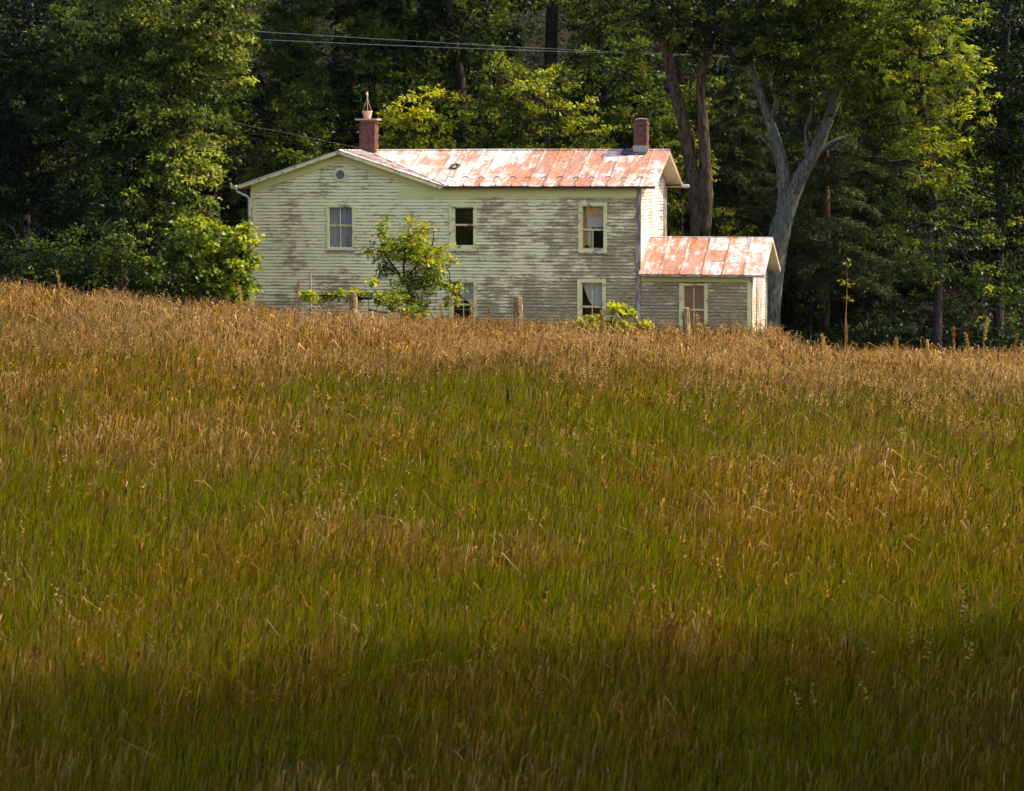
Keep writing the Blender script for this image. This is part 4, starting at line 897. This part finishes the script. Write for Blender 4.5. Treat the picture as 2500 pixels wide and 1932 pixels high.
# unseen trees added beside and behind the view to shade the near grass
ordn = ['first', 'second', 'third', 'fourth', 'fifth', 'sixth', 'seventh', 'eighth', 'ninth']
for i, (x, y, s_, k) in enumerate([(12.3, 28, 1.75, 2), (13.6, 33.5, 1.6, 2), (17.5, 31, 2.6, 0), (18.5, 36, 1.9, 2), (19, 27, 2.3, 2)]):
    copy_tree(P[k], gxy(x, y), y * 1.7, s_, f"{ordn[i]} added bushy shade tree beside the lower meadow, outside the right edge of the view", 'unseen trees added to shade the lower meadow')
for i, (x, y, s_, k) in enumerate([(9.6, 28, 1.0, 0), (10.2, 32, 1.0, 0), (12.5, 30, 1.1, 1), (12, 24, 1.1, 0), (16, 33, 1.05, 1), (14, 26.5, 1.15, 0), (14.5, 31.5, 1.15, 0), (9.4, 23.5, 1.0, 0)]):
    copy_tree(T[k], gxy(x, y), y * 2.7, s_, f"{ordn[i]} added tall shade tree beside the lower meadow, outside the right edge of the view", 'unseen trees added to shade the lower meadow')
for i, (x, y, s_, k) in enumerate([(-11.6, 24, 1.7, 2), (-12.2, 31, 1.7, 2), (-10.5, 15, 1.6, 2), (9.5, 13, 1.6, 2), (-4, -6, 1.5, 2), (4.5, -7, 1.6, 2)]):  # more added trees, out of view, to block sky light from the near grass
    copy_tree(P[k], (x, y, G(x, max(y, 0)) - 0.15), y * 1.3, s_, f"{ordn[i]} added bushy shade tree {'close behind the camera bank' if y < 0 else 'low at the side of the camera bank, outside the view'}", 'unseen trees added to shade the lower meadow')
for i, (x, y, s_, k) in enumerate([(-10.6, 27, 1.05, 0), (-13, 33, 1.05, 1), (-10.0, 20, 1.0, 0), (-14, 30, 1.1, 0), (-4, -9, 1.0, 1), (5, -10, 1.0, 0), (0, -17, 1.1, 0)]):
    copy_tree(T[k], (x, y, G(x, max(y, 0)) - 0.15), y * 3.7, s_, f"{ordn[i]} added tall shade tree {'behind the camera bank' if y < 0 else 'beside the lower meadow, outside the left edge of the view'}", 'unseen trees added to shade the lower meadow')
# ---------------------------------------------------------------- meadow grass (one object)
def patch(x, y, px, py, Y, sx, sy):
    p = at(px, py, Y); return np.exp(-((x - p.x) / sx) ** 2 - ((y - Y) / sy) ** 2)
def Yfield(px, py):
    """distance where the view ray meets the meadow"""
    d = ray(px, py)
    for i in range(800):
        Y = 15 + i * 0.1; q = CAM + d * (Y / d.y)
        if q.z <= G(q.x, Y) + 0.3: return Y
    return 80
def meadow():
    rs = np.random.default_rng(9)
    n0 = 1000000
    y = 25 + (94 - 25) * rs.random(n0) ** 0.86; hw = 0.192 * y + 2.0; x = (rs.random(n0) * 2 - 1) * hw
    # keep out of the house and from behind it
    rx = (x - HO.x); ry = (y - HO.y); u = rx * EU.x + ry * EU.y; v = rx * EV.x + ry * EV.y
    keep = ~((u > uL - 0.2) & (u < uWR + 0.3) & (v > -0.15))
    keep &= rs.random(n0) < np.where(y > 84, 0.55, 1.0)
    # clumping
    keep &= rs.random(n0) < 0.35 + 0.9 * fbm(x * 1.4, y * 1.4, 3, 3)
    x = x[keep]; y = y[keep]; n = len(x); z = gz(x, y)
    far = sstep(63, 80, y)
    big = fbm(x / 3.4, y / 6.0, 21, 4); med = fbm(x / 0.8, y / 1.5, 31, 3)
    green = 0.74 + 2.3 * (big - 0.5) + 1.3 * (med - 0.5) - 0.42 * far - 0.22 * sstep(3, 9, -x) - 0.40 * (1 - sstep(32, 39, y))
    warm = fbm(x / 2.6, y / 4.5, 55, 3)
    def pt(px, py, sx, sy, w):
        Y = Yfield(px, py); return w * patch(x, y, px, py, Y, sx, sy)
    green += pt(900, 950, 2.2, 4, 0.8) + pt(1400, 1000, 3.5, 4, 0.85) + pt(1350, 1470, 2.2, 2.2, 0.9) + pt(200, 1250, 2.5, 4, 0.4) + pt(600, 1470, 1.8, 2, 0.4) + pt(1900, 1480, 1.4, 2, 0.35) + pt(2300, 1080, 3, 4, 0.25)
    green -= pt(1300, 1080, 3, 2, 0.35) + pt(1200, 1350, 2, 1, 0.4) + pt(2000, 1180, 3, 2, 0.4) + pt(1650, 1530, 0.9, 0.9, 1.1) + pt(1250, 1530, 0.9, 0.8, 0.9) + pt(590, 1030, 1.2, 2, 0.4) + pt(1300, 820, 8, 5, 0.3)
    green = np.clip(green, 0, 1)
    kind = rs.random(n)
    stem = kind < 0.10 + 0.12 * (1 - green) + 0.20 * far                     # tall straw stems with seed heads
    h = np.where(stem, rs.uniform(0.42, 0.84, n), rs.uniform(0.20, 0.55, n)) * (0.78 + 0.45 * med) * (1 - 0.12 * green) * np.where(y > 83, 0.8, 1) * (0.75 + 0.5 * fbm(x / 1.1, y / 1.6, 77, 3)) * (1 - 0.08 * sstep(72, 77, y))
    tall = stem & (rs.random(n) < 0.07 + 0.07 * far); h = np.where(tall, h * rs.uniform(1.25, 1.6, n), h)
    wd = np.where(stem, 0.0026, 0.0038) * rs.uniform(0.6, 1.5, n) * (0.45 + y / 55)
    G1 = np.array([0.062, 0.125, 0.0004]); G2 = np.array([0.310, 0.325, 0.001]); O1 = np.array([0.245, 0.190, 0.001]); S1 = np.array([0.47, 0.24, 0.065]); Rr = np.array([0.30, 0.140, 0.002]); S2 = np.array([0.70, 0.46, 0.24])
    t = rs.random(n)[:, None]
    cg = G1 * (1 - t) + G2 * t; g = green[:, None]
    dry = O1 * (1 - t) + Rr * t; dry = dry * (1 - (warm[:, None] > 0.5) * 0.0)
    pick = (rs.random(n) < green)[:, None]
    cb = np.where(pick, cg * 0.85 + dry * 0.15, dry * 0.82 + cg * 0.18)
    pale = np.clip(rs.random(n) ** 2 + 0.30 * far, 0, 1)[:, None]
    cs = S1 * (1 - pale) + S2 * pale; cs = cs * (1 - 0.3 * g) 
    red = ((warm > 0.56) & (rs.random(n) < 0.5))[:, None]; cs = np.where(red, Rr * 0.6 + S1 * 0.5, cs)
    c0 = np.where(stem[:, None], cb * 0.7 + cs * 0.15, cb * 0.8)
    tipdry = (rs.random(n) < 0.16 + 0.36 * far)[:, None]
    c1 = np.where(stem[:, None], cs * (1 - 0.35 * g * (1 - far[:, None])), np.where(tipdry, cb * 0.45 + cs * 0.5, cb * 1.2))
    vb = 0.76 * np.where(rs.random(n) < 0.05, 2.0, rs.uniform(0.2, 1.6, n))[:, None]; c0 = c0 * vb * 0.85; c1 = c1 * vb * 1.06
    dk = (stem & (rs.random(n) < 0.10))[:, None]; c1 = np.where(dk, np.array([0.05, 0.022, 0.008]), c1)      # dark spent heads
    # geometry: 4 levels, bending
    az = rs.uniform(0, 2 * np.pi, n); lean = (rs.uniform(0.03, 0.30, n) + (rs.random(n) < 0.10) * rs.uniform(0.2, 0.8, n)) * h; lean = np.where(stem, lean * 0.7, lean)
    wind = 0.06 * h; lx = np.cos(az) * lean + wind * 1.5; ly = np.sin(az) * lean * 0.8
    fa = rs.uniform(0, np.pi, n); sx = np.cos(fa); sy = np.sin(fa) * 0.5
    # stems: 0 .45 .78 .84(wide) 1 ; leaves 0 .45 .8 1
    lv = np.where(stem[:, None], np.array([0, .5, .76, .86]), np.array([0, .4, .72, .9])); 
    wv = np.where(stem[:, None], np.array([1.0, .7, 1.1, 2.6]), np.array([.8, 1.0, .75, .4]))
    V = np.zeros((n, 9, 3), np.float32); C = np.zeros((n, 9, 3), np.float32)
    for k in range(4):
        f = lv[:, k]; bx = x + lx * f ** 2; by = y + ly * f ** 2; bz = z - 0.03 + h * (f - 0.12 * f ** 3 * (lean / np.maximum(h, .01)) * 3)
        w = wd * wv[:, k]
        V[:, 2 * k] = np.stack([bx - sx * w, by - sy * w, bz], 1); V[:, 2 * k + 1] = np.stack([bx + sx * w, by + sy * w, bz], 1)
        ff = (f ** 1.2)[:, None]; C[:, 2 * k] = C[:, 2 * k + 1] = c0 * (1 - ff) + c1 * ff
    nod = np.where(stem, rs.uniform(0.9, 2.0, n), 1.0); nod = np.where(tall, rs.uniform(1.5, 3.4, n), nod)
    V[:, 8] = np.stack([x + lx * nod, y + ly * nod, z + h * (1 - 0.12 * (nod - 1) * 2)], 1); C[:, 8] = c1
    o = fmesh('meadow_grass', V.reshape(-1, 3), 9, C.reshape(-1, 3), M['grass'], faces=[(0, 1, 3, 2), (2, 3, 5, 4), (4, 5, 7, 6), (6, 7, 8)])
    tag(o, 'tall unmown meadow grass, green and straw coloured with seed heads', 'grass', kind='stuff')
    print('GRASS', n)
meadow()
def plumes():
    rs = np.random.default_rng(19); n0 = 60000; y = 30 + 56 * rs.random(n0) ** 0.75; x = (rs.random(n0) * 2 - 1) * (0.19 * y + 1)
    u = (x - HO.x) * EU.x + (y - HO.y) * EU.y; v = (x - HO.x) * EV.x + (y - HO.y) * EV.y
    dn = fbm(x / 1.6, y / 2.6, 61, 3); k = (rs.random(n0) < np.clip((dn - 0.47) * 3.5, 0.02, 1) * (0.06 + 0.8 * sstep(56, 78, y))) & ~((u > uL) & (u < uWR + .2) & (v > -.2)); x = x[k]; y = y[k]; n = len(x); z = gz(x, y)
    h = rs.uniform(0.62, 0.98, n) * (0.8 + 0.4 * fbm(x, y, 8, 2)) * np.where(y > 83, 0.85, 1); az = rs.uniform(0, 6.28, n); ln = rs.uniform(0.04, 0.22, n); dx = np.cos(az) * ln + 0.03; dy = np.sin(az) * ln
    K = 9; VV = []; CC = []; col = np.array([0.52, 0.33, 0.18]) * rs.uniform(0.4, 1.25, (n, 1)); col = np.where((rs.random(n) < 0.3)[:, None], col * np.array([1.0, 0.72, 0.6]), col)
    w = 0.0022 * (0.6 + y / 60)                                          # stem
    A = np.stack([x, y, z], 1); T_ = np.stack([x + dx, y + dy, z + h * 0.97], 1); sx = np.stack([w, w * 0.3, 0 * w], 1)
    VV.append(np.stack([A - sx, A + sx, T_ + sx * 0.5, T_ - sx * 0.5], 1).reshape(-1, 3)); CC.append(np.repeat(col * np.array([0.5, 0.5, 0.3]), 4, 0))
    for j in range(K):
        f = 0.70 + 0.34 * j / K; q = 1 + 0.9 * np.clip(f - 0.85, 0, 1) * 4
        P_ = np.stack([x + dx * f * f * q, y + dy * f * f * q, z + h * np.minimum(f, 0.97 + 0.2 * (0.97 - f))], 1); a2 = rs.uniform(0, 6.28, n); d = np.stack([np.cos(a2), np.sin(a2), rs.uniform(-0.4, 1.6, n)], 1); d = unit(d)
        L = rs.uniform(0.035, 0.075, n)[:, None] * (1.15 - 0.5 * j / K); s2 = unit(np.cross(d, np.array([0.3, 1, 0.1]))) * L * 0.16
        VV.append(np.stack([P_, P_ + d * L * 0.5 + s2, P_ + d * L, P_ + d * L * 0.5 - s2], 1).reshape(-1, 3)); CC.append(np.repeat(col, 4, 0))
    tag(fmesh('seed_plumes', np.concatenate(VV), 4, np.concatenate(CC), M['grass']), 'airy pale tan seed plumes standing above the meadow grass', 'seed plumes', kind='stuff')
    print('PLUMES', n)
plumes()
# ---------------------------------------------------------------- wire fence in the grass before the house
fo = at(1262, 790, 82); fz = G(fo.x, 82)
fence = empty('wire_fence', (fo.x, 82, fz), 0, label='old wire fence with rough wooden posts half sunk in the grass before the farmhouse', cat='fence')
tops = []
for i, (px, top, Y, r0) in enumerate([(455, 790, 82, 0.10), (862, 712, 82, 0.12), (1264, 725, 82, 0.14), (1676, 752, 82, 0.11)]):
    tp = at(px, top, Y); b = Vector((tp.x, Y, G(tp.x, Y) - 0.3)); mb = MB(); r = random.Random(i)
    tp.z = max(tp.z, b.z + 0.75)
    O = Vector(fence.location)
    pts = [(b - O).lerp(tp - O, f) + Vector((r.uniform(-0.015, 0.015), r.uniform(-0.015, 0.015), 0)) for f in (0, .3, .6, .85, 1)]
    mb.tube(pts, [r0 * 1.1, r0, r0 * 0.96, r0, r0 * 0.85], 9, 0.13); mb.build('post', M['post'], fence); tops.append(tp - O)
for dz in (0.12, 0.38, 0.66):
    pts = []
    for i in range(len(tops) - 1):
        a = tops[i] - Vector((0, 0.17, dz)); b = tops[i + 1] - Vector((0, 0.17, dz))
        pts += [a.lerp(b, f) - Vector((0, 0, 0.05 * math.sin(f * math.pi))) for f in (0, .25, .5, .75)]
    pts.append(tops[-1] - Vector((0, 0.17, dz))); mb = MB(); mb.tube(pts, 0.006, 5); mb.build('wire', M['wirem'], fence)
def stake(name, label, cat, px, top, Y, r0, h, mat):
    tp = at(px, top, Y); mb = MB(); b = Vector((tp.x, Y, tp.z - h)); b.z = min(b.z, G(tp.x, Y) - 0.1)
    mb.tube([(0, 0, 0), (0.01, 0, (tp.z - b.z) * 0.5), (0, 0, tp.z - b.z)], [r0, r0 * 0.95, r0 * 0.9], 8, 0.08)
    tag(mb.build(name, M[mat], loc=b), label, cat)
stake('stake', 'short dark stake in the middle of the meadow', 'stake', 1240, 948, Yfield(1240, 975) - 0.5, 0.045, 0.5, 'barkb')
stake('stake', 'thin pale stake standing before the lower left wall of the farmhouse', 'stake', 758, 668, 84, 0.035, 0.8, 'board')
# ---- tall weeds and dock stalks sticking out of the crest
def weed(px, top, Y, seed, label, group, col, head=0.16):
    rs = np.random.default_rng(seed); r = random.Random(seed); tp = at(px, top, Y); b = Vector((tp.x, Y, G(tp.x, Y) - 0.05)); H = tp.z - b.z
    if H < 0.2: return
    e = empty('dock_stalk', b, 0, label=label, cat='plant', group=group)
    mb = MB(); bend = r.uniform(-0.12, 0.12) * H; pts = [(bend * f * f, 0, H * f) for f in (0, .3, .6, .85, 1)]; mb.tube(pts, [0.012, 0.011, 0.009, 0.007, 0.004], 5); mb.build('stem', M['post'], e)
    n = 150; f = 1 - head * 2.2 * rs.random(n); th = rs.uniform(0, 6.28, n); rad = 0.045 * (1.1 - (1 - f) / 0.6 * 0.2) * rs.random(n)
    P = np.stack([bend * f * f + rad * np.cos(th), rad * np.sin(th), H * f], 1); V = leaves(rs, P, 0.05, 0.2, -0.2, None, 0.6)
    fmesh('seed_head', V, 4, np.repeat(np.array(col)[None] * rs.uniform(0.6, 1.3, (n, 1)), 4, 0), M['grass'], e)
WDS = [(595, 698), (720, 684), (1152, 732), (1196, 752), (1480, 758), (1702, 768), (1788, 778), (1900, 800), (2065, 790), (2190, 822), (2328, 800), (2371, 812), (2398, 775), (2470, 815), (150, 662), (1085, 745), (2270, 830), (2010, 815)]
wl_ = ['left part of the crest', 'crest before the left gable', 'crest before the middle of the house', 'crest before the wing', 'crest under the right wood']
from collections import Counter
cnt = Counter(); names_ = ['leftmost', 'second from left', 'third from left', 'fourth from left', 'fifth from left', 'sixth from left', 'seventh from left', 'eighth from left', 'ninth from left', 'tenth from left', 'eleventh from left', 'rightmost']
for i, (px, tp) in enumerate(sorted(WDS)):
    z = 0 if px < 600 else 1 if px < 1000 else 2 if px < 1450 else 3 if px < 1860 else 4
    weed(px, tp, 79 + (i % 5) * 0.5, 200 + i, f'brown seed stalk, {names_[min(cnt[z], 11)]} on the {wl_[z]}', 'seed stalks along the meadow crest', [(0.36, 0.22, 0.09), (0.44, 0.30, 0.13), (0.28, 0.13, 0.06)][i % 3]); cnt[z] += 1
# ---------------------------------------------------------------- overhead wires
def wire(pxs, Y, label, r=0.0065):
    pts = [at(px, py, Y) for px, py in pxs]; b = pts[0]; mb = MB(); P, Rr_ = smooth_path([p - b for p in pts], [r] * len(pts), 4); mb.tube(P, Rr_, 5)
    tag(mb.build('overhead_wire', M['steel'], loc=b), label, 'wire', 'overhead wires crossing behind the house')
wire([(-300, 40), (300, 58), (700, 82), (1000, 100), (1300, 117), (1700, 134), (2200, 140), (2800, 120)], 100.2, 'upper overhead wire crossing the wood above the roof')
wire([(-300, 68), (300, 84), (700, 100), (1000, 113), (1300, 124), (1700, 136), (2200, 152), (2800, 140)], 100.0, 'lower overhead wire crossing the wood above the roof', 0.0065)
wire([(-300, 90), (200, 180), (530, 288), (700, 325), (880, 362)], 91.6, 'single thin wire sloping down to the left end of the farmhouse roof', 0.003)
# ---------------------------------------------------------------- air
mb = MB(); mb.box((-330, -220, -12), (330, 520, 75)); hz = mb.build('haze', bpy.data.materials.new('air')); hz.location = (0, 0, 0)
am = hz.data.materials[0]; am.use_nodes = True; am.node_tree.nodes.remove(am.node_tree.nodes['Principled BSDF'])
pv = N(am.node_tree, 'ShaderNodeVolumePrincipled'); pv.inputs['Color'].default_value = (0.75, 0.86, 1.0, 1); pv.inputs['Density'].default_value = 0.00002
am.node_tree.links.new(pv.outputs[0], am.node_tree.nodes['Material Output'].inputs['Volume'])
tag(hz, 'thin bluish summer haze in the air', 'haze', kind='stuff')
